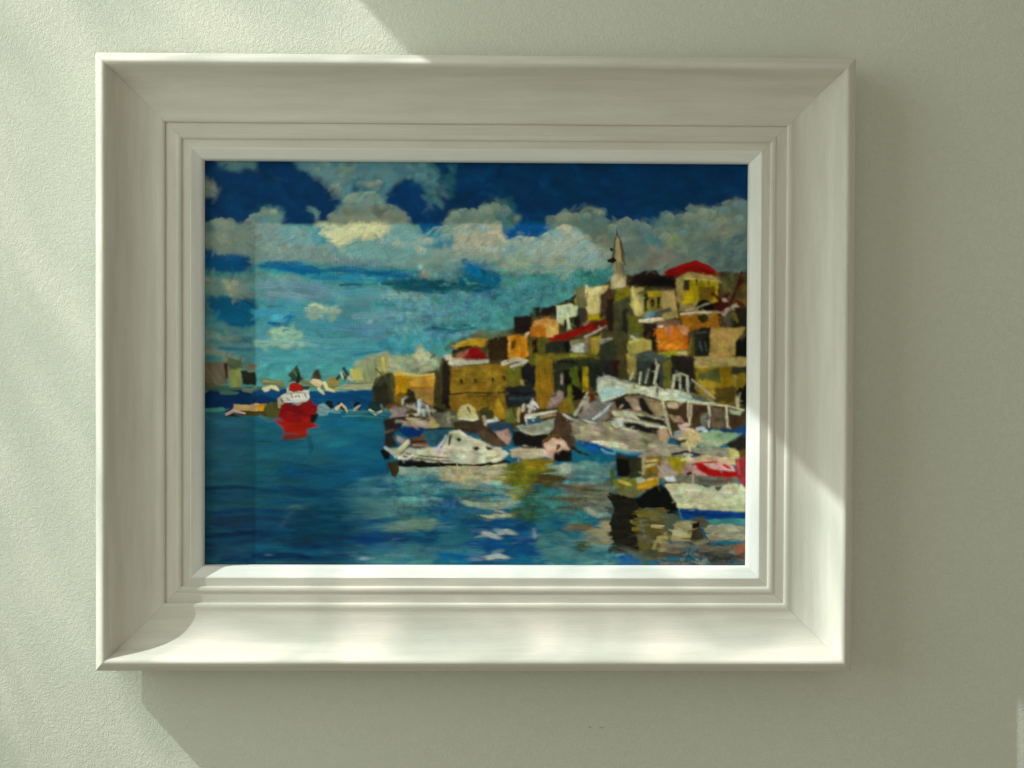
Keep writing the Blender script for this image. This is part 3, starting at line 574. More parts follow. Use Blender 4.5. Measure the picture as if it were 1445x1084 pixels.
# ---- far shore
poly('500 512 520 500 545 497 575 503 585 496 593 483 601 496 612 505 640 508 640 545 500 548', (160, 172, 140), 'L', 20, 3, 2.5)
dabs('515 505 610 500 620 535 520 540', 60, 12, 7, 20, [(164, 174, 142), (176, 180, 142), (150, 166, 142), (158, 160, 124)], 'L', 50, .75)
dabs('585 500 600 490 606 510 590 512', 10, 8, 5, 60, [(190, 190, 148)], 'L', 40, .8)
poly('280 509 322 511 322 544 280 545', (108, 102, 80), 'S', 60, 1.6, 1.2); poly('316 512 322 512 321 533 317 534', (74, 48, 34), 'S', 90, 1.5, 1)
poly('322 518 341 516 340 549 326 548', (132, 138, 82), 'S', 85, 1.6, 1); poly('320 506 342 508 341 520 324 524', (86, 100, 72), 'S', 30, 2, 2)
poly('341 522 362 524 361 545 342 544', (42, 46, 34), 'S', 60, 2, 1.4); poly('344 517 352 514 364 514 360 525 350 525', (116, 114, 94), 'S', 10, 1.6, 1)
stroke('286 543 312 547 322 546', 6, (92, 84, 46), 'S', .8); stroke('285 549 320 551 360 549 400 546', 7, (66, 90, 74), 'S', .9)
poly('368 534 398 536 402 546 372 545', (132, 138, 100), 'L', 5, 2, 1.5); stroke('372 538 396 540', 2, (160, 160, 112), 'L')
poly('406 540 412 521 418 514 424 522 426 540', (62, 80, 60), 'L', 70, 3, 2); stroke('413 522 420 532', 3, (100, 116, 86), 'L'); stroke('420 540 422 526', 5, (36, 50, 38), 'L')
poly('439 534 446 522 453 526 453 538 441 540', (84, 82, 62), 'L', 70, 3, 2.4); stroke('445 524 449 532', 4, (76, 58, 40), 'L', .7)
stroke('428 540 448 544 490 548', 8, (120, 126, 82), 'L', .85)
dabs('285 549 400 547 400 553 285 553', 8, 20, 4, 0, [(70, 98, 88)], None, 6, .7)
# dark blue strip of far water
poly('280 554 330 552 395 550 400 580 330 577 280 576', (0, 50, 86), 'S', 0, 1.6, 1.5); poly('355 553 400 549 470 553 526 549 528 580 440 576 355 576', (2, 82, 126), 'L', 0, 1.6, 1.5)
poly('355 560 372 558 400 566 400 577 355 576', (0, 62, 108), 'L', 0, 2, 2); dabs('440 566 525 556 528 578 440 578', 18, 18, 5, 0, [(18, 104, 138), (6, 90, 132)], 'L', 6, .7)
stroke('313 555 336 555', 5, (74, 100, 84), 'S'); stroke('344 550 354 552 361 547', 6, (98, 112, 92), 'S')
stroke('372 549 384 546 392 551', 4.5, (206, 204, 158), 'L', thick=1.4); stroke('374 552 380 550', 3, (206, 206, 172), 'L'); stroke('388 546 393 551', 4, (212, 210, 170), 'L')
poly('437 540 442 534 450 536 456 541 452 547 444 545', (226, 206, 162), 'L', 20, 1.2, .8, thick=1.3); stroke('450 549 457 556', 4, (196, 200, 160), 'L')
stroke('458 541 462 549 472 552', 5, (216, 208, 152), 'L', thick=1.3); poly('461 534 472 532 480 538 476 546 464 545', (158, 140, 78), 'L', 10, 1.5, 1); stroke('474 550 486 546 492 548', 5, (160, 172, 140), 'L')
stroke('476 534 482 528 488 534', 5, (50, 84, 78), 'L'); stroke('481 526 484 534', 3, (190, 200, 160), 'L'); stroke('488 530 497 537', 4, (200, 180, 158), 'L')
poly('495 520 511 518 512 536 496 537', (190, 186, 110), 'L', 90, 1.5, 1); poly('512 515 532 505 534 540 512 541', (150, 158, 118), 'L', 80, 2, 1.4); poly('532 506 546 502 547 528 534 532', (178, 176, 112), 'L', 85, 2, 1.2)
stroke('540 506 543 524', 4, (206, 196, 120), 'L'); stroke('530 520 540 530 534 536', 2.4, (96, 96, 64), 'L', .8); stroke('485 520 490 528 486 536', 5, (56, 70, 54), 'L', .9)
poly('484 541 510 538 528 541 528 550 500 549 484 550', (168, 172, 136), 'L', 0, 1.6, 1.2); stroke('490 541 524 540', 2.4, (140, 116, 66), 'L', .7)
TONE[:] = 1.18, 1.04
# ---- open water
poly('280 582 360 580 360 810 280 810', (36, 82, 96), 'S', 0, 1, 1, .3); poly('357 580 1068 580 1068 810 357 810', (24, 104, 130), 'L', 0, 1, 2, .3)
W = lambda s, n, ln, w, cols, z=None, a=.7, j=5: dabs(s, n, ln, w, 0, cols, z, j, a, .45, .6, .35)
W('280 580 362 580 362 650 280 650', 60, 34, 7, [(42, 86, 102), (34, 80, 98), (48, 92, 104)], 'S'); W('280 645 362 645 362 690 280 690', 50, 34, 7, [(46, 92, 96), (38, 84, 92), (30, 76, 90)], 'S')
W('280 690 362 690 362 730 280 730', 40, 36, 7, [(28, 74, 92), (34, 80, 92), (12, 60, 88)], 'S'); W('280 728 362 728 362 806 280 806', 60, 40, 7, [(14, 50, 84), (34, 58, 84), (8, 44, 80), (30, 66, 86)], 'S')
W('357 585 548 585 548 655 357 655', 120, 34, 8, [(26, 110, 136), (36, 118, 138), (20, 102, 130), (48, 122, 134)], 'L')
W('357 600 470 610 470 660 357 660', 60, 34, 8, [(44, 104, 116), (36, 102, 120), (54, 112, 116)], 'L'); W('357 650 470 650 440 690 357 690', 60, 34, 7, [(52, 104, 104), (44, 98, 104), (30, 90, 106)], 'L')
W('400 655 548 655 560 700 400 700', 90, 34, 8, [(10, 84, 118), (16, 92, 124), (8, 74, 108), (26, 100, 122)], 'L'); W('357 690 520 690 520 730 357 730', 80, 38, 7, [(14, 74, 104), (34, 88, 102), (6, 66, 98), (26, 84, 104)], 'L')
W('357 728 520 728 520 806 357 806', 130, 42, 7, [(10, 56, 92), (36, 62, 90), (4, 66, 92), (28, 74, 96), (4, 48, 88), (6, 70, 88)], 'L')
W('420 720 500 712 500 765 420 765', 40, 34, 7, [(0, 70, 88), (2, 64, 80), (8, 76, 92)], 'L')
stroke('290 690 340 688 390 694', 6, (8, 58, 96), 'L', .8, dry=.2); stroke('300 726 350 720 410 724', 5, (10, 52, 92), 'S', .8, dry=.2); stroke('290 758 350 752 420 752', 7, (2, 44, 88), 'L', .8, dry=.2)
stroke('305 738 360 732 400 736', 12, (38, 62, 90), 'L', .7, dry=.3); stroke('360 704 400 700 426 706', 7, (52, 102, 108), 'L', .8, dry=.3); stroke('330 712 400 716 426 719', 6, (56, 104, 104), 'L', .8, dry=.2)
stroke('365 768 410 766 470 760', 8, (40, 78, 98), 'L', .8, dry=.3); stroke('296 778 340 782 370 776', 6, (36, 66, 90), 'S', .7, dry=.3); stroke('360 786 420 784 440 788', 8, (0, 46, 86), 'L', .7, dry=.2)
stroke('410 716 420 714 426 719', 5, (92, 128, 118), 'L', .9); stroke('414 721 405 732 398 745', 2.2, (100, 122, 126), 'L', .95, 0, 1.5, 0); stroke('458 781 466 779', 3, (90, 120, 126), 'L'); stroke('378 784 382 784', 3, (110, 140, 160), 'L')
stroke('360 796 440 795 500 794', 5, (56, 88, 82), 'L', .7, dry=.2); stroke('364 622 385 624 405 623', 3, (22, 74, 84), 'L', .8)
dabs('520 668 622 664 630 716 560 722 500 706', 110, 22, 7, -4, [(108, 154, 152), (98, 146, 146), (120, 162, 154), (84, 136, 140)], 'L', 12, .75)
dabs('490 680 560 680 560 730 490 740', 70, 22, 7, -10, [(58, 112, 118), (74, 118, 112), (44, 100, 118), (30, 88, 112)], 'L', 16, .7)
dabs('500 704 618 716 612 742 520 738', 60, 30, 7, 3, [(80, 122, 112), (62, 110, 114), (94, 130, 116)], 'L', 6, .75)
poly('545 740 600 732 616 734 612 748 560 752 540 750', (112, 142, 124), 'L', -4, 2, 2); stroke('500 748 540 748 570 752', 9, (72, 116, 116), 'L', .8, dry=.3)
dabs('505 752 625 748 620 772 510 772', 40, 30, 7, -3, [(22, 66, 106), (34, 78, 112), (14, 60, 104)], 'L', 6, .8); stroke('507 763 540 762 575 765', 7, (4, 62, 118), 'L', .9, dry=.2)
dabs('500 770 640 768 640 806 500 806', 80, 28, 8, 0, [(64, 116, 130), (74, 122, 128), (50, 104, 126), (84, 130, 132)], 'L', 8, .75)
poly('614 782 630 776 662 782 676 792 650 792 622 788', (0, 104, 152), 'L', 8, 2.5, 2); stroke('520 738 550 730', 4, (20, 74, 116), 'L', .7); stroke('522 735 505 733 540 737 566 732', 5, (20, 76, 120), 'L', .8, dry=.2)
dabs('612 702 660 702 670 722 616 724', 22, 20, 8, 5, [(36, 84, 128), (26, 76, 124), (52, 98, 132)], 'L', 12, .85); dabs('620 720 690 720 690 770 630 770', 40, 22, 8, -20, [(44, 104, 130), (60, 116, 132), (30, 90, 128)], 'L', 20, .7)
poly('596 694 606 692 608 702 600 704', (60, 104, 116), 'L', 0, 1.5, 1); stroke('550 695 562 694', 5, (62, 110, 120), 'L'); stroke('511 790 514 788', 4, (190, 206, 200), 'L', 1, 0, 1.4, 0); stroke('500 786 502 778', 3, (96, 130, 140), 'L', .8)
poly('566 656 630 655 632 668 600 670 566 672', (122, 150, 136), 'L', 0, 2, 2); poly('562 658 574 658 574 670 564 671', (170, 186, 156), 'L', 20, 1.6, 1.4)
poly('618 656 716 654 722 672 690 680 650 684 625 676', (180, 174, 128), 'L', 3, 3, 3); dabs('618 660 716 658 716 690 640 694', 34, 24, 6, 2, [(186, 180, 134), (170, 172, 134), (150, 162, 138)], 'L', 7, .8)
dabs('628 684 730 682 740 716 640 712', 50, 28, 6, 2, [(108, 144, 140), (126, 154, 140), (78, 122, 130), (62, 104, 118)], 'L', 7, .8)
stroke('650 696 672 692 690 696', 6, (58, 100, 110), 'L', .9, dry=.1); stroke('655 704 668 700 690 703', 5, (70, 92, 84), 'L', .85)
for s in ('662 712 700 712 735 708', '655 708 690 717 712 716'): stroke(s, 6, (158, 172, 142), 'L', .9, dry=.15)
stroke('690 733 705 726 722 728', 7, (190, 184, 140), 'L', .9, dry=.1); stroke('700 722 712 724', 5, (182, 178, 136), 'L'); stroke('665 722 690 720 710 726', 5, (60, 110, 138), 'L', .8)
# deep blue shadow water, ochre and green reflections
dabs('664 734 770 728 766 796 664 796', 80, 26, 9, 0, [(6, 74, 130), (0, 68, 124), (14, 84, 136), (2, 64, 112)], 'L', 8, .85)
dabs('664 735 725 732 720 745 664 748', 14, 22, 6, 2, [(36, 94, 126), (24, 84, 128)], 'L', 6, .8)
poly('712 660 734 650 782 648 788 662 764 672 750 690 742 704 724 700 712 694 720 680', (112, 106, 36), 'L', -20, 3, 2.5); poly('735 650 782 646 780 658 745 666', (150, 122, 32), 'L', -8, 2.5, 2)
poly('755 668 780 662 800 668 800 678 782 686 758 682', (94, 74, 40), 'L', 0, 3, 2); stroke('786 670 806 670', 5, (60, 66, 46), 'L', .9, dry=.1)
dabs('714 662 760 660 750 704 716 698', 26, 14, 7, -50, [(104, 104, 34), (122, 112, 36), (134, 116, 36)], 'L', 30, .8)
poly('744 690 772 686 776 712 762 736 740 738 724 732 722 722 740 712', (50, 92, 72), 'L', -60, 4, 3); dabs('740 690 774 690 764 734 730 730', 24, 14, 7, -60, [(44, 92, 74), (64, 98, 64), (36, 84, 80)], 'L', 30, .8)
stroke('724 730 730 722', 6, (112, 100, 40), 'L', .8); stroke('748 738 758 732', 7, (10, 84, 92), 'L', .9); stroke('726 704 722 694', 6, (168, 156, 90), 'L', .6)
dabs('762 690 835 690 830 752 768 754', 80, 18, 8, -20, [(70, 130, 126), (60, 120, 124), (84, 140, 134), (44, 110, 120)], 'L', 30, .75)
dabs('764 740 800 736 796 756 764 756', 14, 16, 8, 0, [(30, 104, 122), (20, 92, 124)], 'L', 20, .8)
dabs('782 652 866 652 864 682 796 682', 50, 20, 7, 0, [(110, 146, 132), (122, 150, 128), (94, 138, 134), (130, 148, 120)], 'L', 10, .8); stroke('840 678 852 682', 9, (56, 140, 150), 'L', .9); poly('792 654 806 654 806 666 790 668', (156, 170, 146), 'L', 0, 2, 1.6)
dabs('790 682 868 680 868 722 800 722', 80, 24, 6, 0, [(112, 118, 92), (98, 100, 70), (130, 132, 104), (92, 110, 96), (110, 90, 58)], 'L', 8, .85)
for s, c in (('806 704 830 702', (96, 76, 46)), ('795 703 828 706', (100, 80, 48)), ('790 716 815 718 830 714', (70, 84, 66)), ('792 684 820 688 838 685', (98, 86, 56)), ('826 690 850 692', (72, 78, 54)), ('835 706 858 712', (130, 132, 110)), ('830 720 850 732 866 732', (76, 84, 60))): stroke(s, 4.5, c, 'L', .9, dry=.12)
stroke('830 718 846 728 860 724', 7, (160, 166, 140), 'L', .85, dry=.2)
dabs('764 754 868 752 868 806 764 806', 110, 20, 8, 0, [(94, 138, 132), (84, 130, 130), (104, 146, 136), (72, 120, 124)], 'L', 30, .75)
dabs('828 738 868 734 868 772 836 766', 26, 18, 8, 0, [(164, 154, 108), (150, 148, 112), (136, 146, 122)], 'L', 12, .8); poly('806 740 836 739 836 748 808 749', (116, 86, 50), 'L', 0, 2, 2); stroke('800 746 812 743', 5, (150, 120, 84), 'L', .7)
poly('814 766 832 764 836 772 824 780 818 782', (72, 92, 66), 'L', -30, 2.5, 2); stroke('832 764 842 760 852 768', 4, (70, 84, 78), 'L', .8); stroke('856 768 866 760', 6, (150, 128, 84), 'L', .7)
for s in ('684 752 696 756 706 760', '706 752 716 750 728 754', '692 788 702 784 718 788'): stroke(s, 7, (176, 186, 166), 'L', .95, dry=.15, thick=1.3)
stroke('700 748 712 750', 5, (130, 160, 160), 'L', .8); stroke('698 780 712 776', 6, (104, 138, 156), 'L', .8); stroke('665 780 684 782', 10, (84, 134, 160), 'L', .7, dry=.2); stroke('668 790 690 788 720 790', 5, (196, 200, 180), 'L', .5, dry=.5)
poly('753.5 745 756 744 758.5 758 755.5 762 752.5 758', (132, 164, 166), 'L', 90, .5, .8); stroke('735 760 748 758', 7, (60, 96, 140), 'L', .6)
W('664 792 766 792 766 806 664 806', 14, 30, 6, [(0, 64, 112), (20, 84, 120)], 'L', .8)
WATP = '278 582 545 586 548 660 720 656 800 652 868 656 868 700 868 806 278 806'
blend(WATP, 3., .7, .85)
dabs('285 590 545 592 545 790 285 790', 90, 26, 2.6, 0, [(50, 112, 128), (34, 96, 118), (62, 116, 124)], 'L', 4, .25, .4, .6, .45)
dabs('500 670 860 670 860 796 500 796', 120, 20, 3, 0, [(120, 156, 148), (90, 136, 138), (140, 158, 134), (60, 112, 128)], 'L', 6, .3, .4, .7, .4)
blend(WATP, 1., .4, .6)
smear(WATP, 1200, 22, 3, 0, 5, .65)
glaze('285 590 560 590 560 700 520 800 285 800', (.8, .9, 1.02), 30); blend('285 590 560 590 540 800 285 800', 5., .8, .6)
scumble(WATP, .22, 12., 1.6, .45, 0)
TONE[:] = 1.3, .86
# ---- town on the hill
poly('556 545 590 530 615 518 640 488 690 472 720 462 752 440 800 425 830 404 862 396 884 388 1068 380 1068 620 556 600', (96, 88, 54), 'L', 20, 3, 2)
dabs('630 480 720 468 720 505 640 505', 30, 14, 6, -20, [(104, 100, 60), (86, 78, 46), (120, 120, 80)], 'L', 25, .8)
poly('664 468 715 465 722 475 690 480 660 478', (120, 132, 100), 'L', -5, 3, 3)
# minaret
poly('869 330 870.5 318 872 330', (84, 66, 46), 'S', 90, .6, .8); poly('866 337 869 330 873 330 876 338 880 352 882 372 862 372 864 350', (104, 96, 68), 'S', 85, 1, 1.6)
poly('868.5 338 870.5 332 873 337 876 350 877 368 867 368 868 350', (166, 156, 112), 'S', 88, .8, 1.2, thick=1); poly('864 368 879 366 881 392 865 394', (136, 132, 98), 'S', 88, 1.5, 1.2)
poly('857 364 866 361 871 366 866 370 858 368', (42, 36, 28), 'S', 0, .8, .8); poly('860 348 864 347.5 865 352 861.5 353', (36, 30, 26), 'S', 0, .5, .6)
poly('861 388 872 384 884 388 884 402 872 404 861 404', (164, 158, 118), 'S', 60, 1.4, 1.4); stroke('878 372 880 386', 3, (110, 100, 70), 'S', .8)
# roofs of the upper town
poly('826 404 858 400 852 414 848 440 832 446 824 430', (216, 206, 142), 'L', 70, 1.4, .9, thick=1); poly('809 405 828 401 830 430 812 434', (142, 138, 98), 'L', 80, 1.4, 1); stroke('810 426 811 410', 4, (190, 180, 116), 'L'); stroke('828 402 826 418', 2.5, (230, 224, 176), 'L', thick=1.4)
stroke('838 410 848 404', 7, (232, 226, 176), 'L', .8); poly('794 424 812 412 812 430 798 432', (70, 58, 42), 'L', 20, 1.6, 1.2); poly('848 414 862 404 868 420 866 462 846 462', (88, 70, 48), 'L', 80, 2, 1.4)
poly('855 420 866 418 866 466 856 464', (58, 44, 32), None, 85, 1.6, 1.2); poly('829 441 846 440 846 449 829 450', (192, 160, 30), 'L', 0, 1.2, 1)
poly('868 404 886 402 890 412 880 426 869 428', (152, 134, 34), None, 60, 1.6, 1.4); poly('866 424 892 418 894 474 868 476', (94, 94, 62), None, 85, 2, 1.6); poly('878 434 886 432 886 470 878 466', (56, 58, 42), None, 85, 1.8, 1.4)
poly('888 404 908 402 908 444 896 446 890 430', (198, 188, 122), None, 80, 1.6, 1.1); stroke('893 404 897 424 900 442', 4, (216, 206, 140), None, .8)
poly('907 408 934 406 934 440 910 442', (138, 122, 60), None, 80, 1.5, 1.2); poly('911 410 932 408 932 416 914 416', (182, 146, 40), None, 0, 1, 1); poly('908 412 914 410 914 436 909 438', (56, 56, 46), None, 85, 1.4, 1)
poly('918 424 921 417 925 424 924 431 920 431', (84, 40, 20), None, 90, .8, .8); poly('928 417 932 416 932 432 928 432', (58, 44, 28), None, 90, .8, .8)
poly('932 408 952 406 958 446 936 450', (168, 152, 96), None, 85, 1.4, 1.1); poly('884 398 892 390 912 379 926 378 934 386 948 386 960 392 958 404 930 404 904 401', (42, 32, 26), None, 10, 2, 1.2)
poly('904 396 930 388 950 388 956 400 912 402', (22, 24, 16), None, 5, 2, 1.4); stroke('912 384 918 380 926 384', 2, (96, 90, 76), None, .8); stroke('901 412 930 404 956 406', 3, (86, 82, 54), None, .9)
poly('936 381 958 371 984 364 1002 373 1019 387 1000 386 972 381 956 388 940 386', (134, 22, 16), None, 5, 1.4, 1, thick=.8); stroke('962 372 984 368 1008 380', 4, (160, 30, 22), None, .7); stroke('940 388 958 390', 5, (60, 22, 16), None, .9)
poly('954 390 972 382 1020 388 1018 396 972 392 970 428 956 424', (158, 146, 88), None, 30, 1.3, 1); poly('970 392 1015 394 1014 426 964 428', (168, 138, 24), None, 85, 1.4, 1); poly('986 402 1010 400 1008 422 986 424', (124, 98, 32), None, 80, 1.6, 1.4)
poly('964 410 978 408 978 428 964 428', (196, 156, 22), None, 0, 1.4, 1.2); stroke('966 390 990 392 1010 394', 3, (186, 168, 96), None, .9); poly('964 392 974 392 972 408 964 406', (66, 62, 40), None, 70, 1.4, 1.2)
for x in (982, 999): poly([x, 392, x + 3, 391, x + 3, 399, x + .5, 400], (60, 46, 24), None, 90, .6, .7)
poly('1018 388 1030 392 1062 404 1062 462 1020 440', (92, 80, 52), None, 50, 2.4, 2); dabs('1015 385 1040 385 1040 415 1015 412', 14, 12, 6, 80, [(96, 100, 66), (110, 100, 52), (80, 84, 66)], None, 30, .7); dabs('1040 400 1062 400 1062 430 1040 430', 10, 12, 7, 60, [(140, 100, 36), (104, 76, 38)], None, 30, .7)
for s, w in (('1006 412 1014 418 1028 430', 5), ('1030 430 1038 410 1046 388', 5), ('1044 398 1050 388', 6), ('1046 384 1048 380', 5), ('1024 416 1030 410', 5), ('1008 428 1020 424 1030 428', 7), ('1012 448 1020 440', 9), ('1040 424 1050 428', 6)): stroke(s, w, (82, 30, 26), None, .95)
poly('1006 424 1024 420 1028 434 1012 440', (76, 30, 24), None, 20, 2, 1.2); stroke('1022 420 1026 422', 5, (170, 150, 128), None); stroke('1022 440 1030 432', 6, (170, 156, 136), None); stroke('1036 430 1042 430', 6, (176, 168, 136), None); poly('1022 446 1030 440 1034 458 1026 458', (96, 92, 78), None, 70, 1.6, 1.2)
poly('1036 432 1062 430 1062 464 1036 460', (50, 46, 28), None, 70, 2, 1.6); stroke('1036 440 1042 452', 6, (110, 98, 50), None)
# middle town
poly('960 440 1012 436 1016 462 974 468 962 452', (162, 108, 32), None, 10, 2, 1.6); poly('958 426 986 424 986 436 960 438', (150, 138, 84), None, 0, 1.5, 1.2)
poly('982 432 986 422 994 419 1006 424 1010 434 996 437', (16, 20, 16), None, 10, 1.6, 1.1); poly('983 442 1004 440 1000 450 992 453 985 449', (62, 66, 32), None, 0, 1.4, 1); stroke('984 432 996 427 1006 424', 2, (150, 150, 120), None, .9); stroke('962 441 985 438 1018 438', 2.6, (196, 190, 152), None, thick=1.4)
stroke('968 436 976 434 980 432', 3, (170, 160, 130), None)
poly('886 440 908 446 912 470 888 474', (122, 112, 46), None, 70, 2, 1.4); poly('906 447 918 438 930 436 932 442 914 448', (112, 152, 172), None, -25, 1.4, 1); poly('924 440 946 430 949 436 936 442 926 446', (92, 100, 84), None, -20, 1.2, 1)
poly('900 450 914 446 936 446 938 450 922 453 902 453', (228, 218, 180), None, -6, 1, .9, thick=1.4); poly('926 454 944 448 962 450 960 458 930 461', (160, 128, 100), None, -8, 1.6, 1.2); stroke('926 460 936 458', 3, (236, 226, 200), None)
poly('908 454 928 456 928 492 908 490', (56, 46, 38), None, 85, 2, 1.3); stroke('914 474 918 468', 5, (110, 78, 30), None, .8); stroke('896 470 902 476', 6, (120, 124, 100), None)
poly('927 461 968 455 974 470 972 492 930 494', (228, 136, 40), None, 88, 1.4, 1, thick=.8); poly('938 459 950 457 950 470 940 470', (206, 150, 106), None, 85, 1.6, 1.2); poly('958 456 972 458 974 472 962 470', (196, 146, 104), None, 80, 1.6, 1.4)
dabs('932 476 970 474 968 490 934 490', 12, 10, 5, 10, [(236, 150, 60), (230, 142, 50)], None, 40, .8)
poly('886 479 904 474 921 479 921 492 902 496 896 516 886 516', (182, 172, 98), None, 80, 1.5, 1); stroke('890 482 906 477 916 481', 4, (196, 188, 110), None); stroke('892 473 898 477', 3, (186, 190, 150), None)
poly('972 466 986 460 986 500 972 498', (90, 82, 48), None, 80, 1.8, 1.3); stroke('976 476 974 496', 3, (150, 130, 66), None)
poly('980 462 1004 458 1003 500 981 501', (44, 48, 38), None, 85, 1.5, 1); stroke('983 468 998 466', 2, (90, 96, 80), None); stroke('988 480 992 494', 2, (90, 100, 90), None); stroke('996 480 998 492', 2, (80, 86, 76), None)
poly('1004 460 1054 460 1044 472 1041 478 1041 500 1002 500', (172, 148, 88), None, 15, 1.4, 1); dabs('1008 462 1046 462 1036 480 1010 480', 10, 14, 6, 5, [(184, 162, 98), (166, 140, 80)], None, 20, .7); poly('1040 478 1062 470 1062 502 1040 500', (28, 30, 26), None, 80, 1.5, 1.2)
poly('920 497 946 492 970 494 972 500 950 502 918 504', (188, 172, 62), None, -4, 1.2, 1); poly('956 494 970 493 970 500 958 500', (204, 196, 140), None, 0, 1.2, 1); poly('896 498 920 494 948 503 948 522 900 524', (96, 110, 96), None, 10, 2, 1.4)
poly('980 500 1062 501 1062 512 1000 518 980 514', (168, 152, 98), None, 3, 1.6, 1.2); poly('947 500 966 498 980 504 984 552 948 552', (58, 54, 44), None, 80, 2, 1.4)
# left part of the town
poly('724 446 738 443 750 445 750 466 726 470', (52, 40, 36), 'L', 5, 1.3, 1); poly('753 433 784 430 785 449 754 450', (60, 50, 42), 'L', -4, 1.2, .9); stroke('754 448 784 446', 5, (110, 102, 66), 'L', .9)
poly('752 452 770 448 786 450 786 474 770 474 750 472', (222, 168, 96), 'L', 60, 1.6, 1); poly('749 460 758 456 770 462 770 474 750 473', (218, 134, 42), 'L', 60, 1.6, 1.2); poly('770 458 788 456 788 472 782 476 771 474', (228, 194, 118), 'L', 85, 1.2, .9, thick=1)
poly('785 430 800 427 816 430 815 448 808 462 798 462 796 454 786 454', (212, 216, 172), 'L', 70, 1.4, .9, thick=1.1); stroke('788 432 787 450', 3, (236, 236, 206), 'L', thick=1.5); stroke('792 446 796 432 808 430', 2.4, (236, 238, 208), 'L', thick=1.4)
poly('815 432 828 435 828 452 818 456 814 446', (84, 78, 68), 'L', 85, 1.4, 1); poly('804 446 818 443 818 462 806 462', (46, 40, 30), 'L', 88, 1.2, 1); poly('796 450 800 447 801 462 797 463', (44, 38, 30), 'L', 88, .8, .8); stroke('808 448 809 460', 2, (120, 112, 84), 'L', .8)
poly('771 476 790 470 812 462 836 452 850 449 858 454 836 466 812 472 796 478 774 481', (152, 32, 16), 'L', -22, 1.5, 1, thick=.9); poly('834 454 852 449 858 454 842 461', (108, 46, 28), 'L', -15, 1.8, 1.4); stroke('826 474 842 466 856 458', 3.4, (196, 182, 150), 'L', thick=1.4); stroke('825 456 830 452', 5, (170, 140, 116), 'L')
poly('716 474 730 471 745 473 746 500 738 505 717 504', (228, 152, 42), 'L', 85, 1.4, 1, thick=.9); poly('720 480 727 478 727 490 722 492', (120, 80, 26), 'L', 80, 1.2, 1); stroke('718 474 719 498', 2.4, (236, 184, 96), 'L'); stroke('742 472 746 468', 4, (222, 200, 150), 'L')
poly('690 477 716 474 717 506 688 508', (76, 54, 30), 'L', 60, 2, 1.4); poly('745 474 770 474 776 482 768 506 748 508 744 490', (122, 106, 44), 'L', 80, 2, 1.5); poly('750 478 758 474 760 496 752 496', (52, 38, 24), 'L', 85, 1.6, 1.2)
poly('640 487 652 479 672 476 690 478 680 488 664 488 646 494', (206, 156, 50), 'L', -15, 1.8, 1.3); stroke('643 490 658 481', 5, (226, 168, 52), 'L'); stroke('640 496 652 490 664 488', 5, (62, 52, 34), 'L')
poly('649 506 664 490 672 489 682 496 688 504 678 507', (152, 22, 26), 'L', 10, 1.2, .9, thick=1); poly('636 506 648 497 662 491 652 506', (178, 118, 96), 'L', -35, 1.4, 1); poly('626 500 632 498 640 505 690 506 690 512 672 514 640 519 630 512', (214, 208, 178), 'L', 3, 1.3, .9, thick=1.1)
stroke('656 507 686 506', 2, (130, 40, 30), 'L', .8); stroke('612 502 620 506 622 514', 5, (150, 160, 130), 'L'); stroke('608 504 614 500', 4, (110, 76, 60), 'L', .7)
poly('768 483 798 480 802 494 770 498', (60, 64, 50), 'L', 0, 1.6, 1.1); poly('797 480 804 478 804 496 798 498', (26, 26, 22), 'L', 85, 1.4, 1); poly('804 480 830 478 832 498 808 502', (150, 148, 118), 'L', 80, 1.4, 1); poly('807 486 824 483 826 498 810 498', (196, 198, 176), 'L', 85, 1.4, 1, thick=1); stroke('806 480 832 476', 3, (168, 150, 92), 'L')
poly('832 476 848 470 850 482 842 502 832 500', (178, 158, 72), 'L', 85, 1.6, 1.1); poly('846 484 868 478 870 512 846 512', (70, 74, 54), None, 60, 2, 1.4); stroke('848 479 864 476', 4, (180, 178, 150), 'L'); stroke('846 482 858 478', 5, (150, 148, 120), 'L')
poly('744 505 780 500 820 496 846 500 846 520 750 524', (134, 120, 48), 'L', 10, 2, 1.5); poly('780 506 820 504 846 504 850 560 782 560', (66, 72, 50), 'L', 70, 2, 1.4); stroke('788 508 812 510', 4, (34, 36, 28), 'L'); stroke('806 500 826 500', 4, (190, 180, 90), 'L', .7)
poly('862 508 876 505 876 530 862 532', (70, 40, 26), None, 80, 2, 1.4); poly('874 505 888 505 888 530 872 534', (88, 82, 48), None, 80, 2, 1.2); poly('886 504 900 504 896 530 888 534', (166, 154, 86), None, 85, 1.5, 1.2); poly('898 508 948 508 948 546 900 540', (74, 84, 72), None, 85, 2, 1.4); poly('918 510 930 508 932 544 918 540', (34, 38, 32), None, 88, 1.6, 1.2)
poly('846 506 864 506 862 536 848 540', (56, 58, 54), 'L', 85, 2, 1.4); poly('936 506 948 505 948 548 938 546', (134, 120, 62), None, 88, 1.6, 1.2)
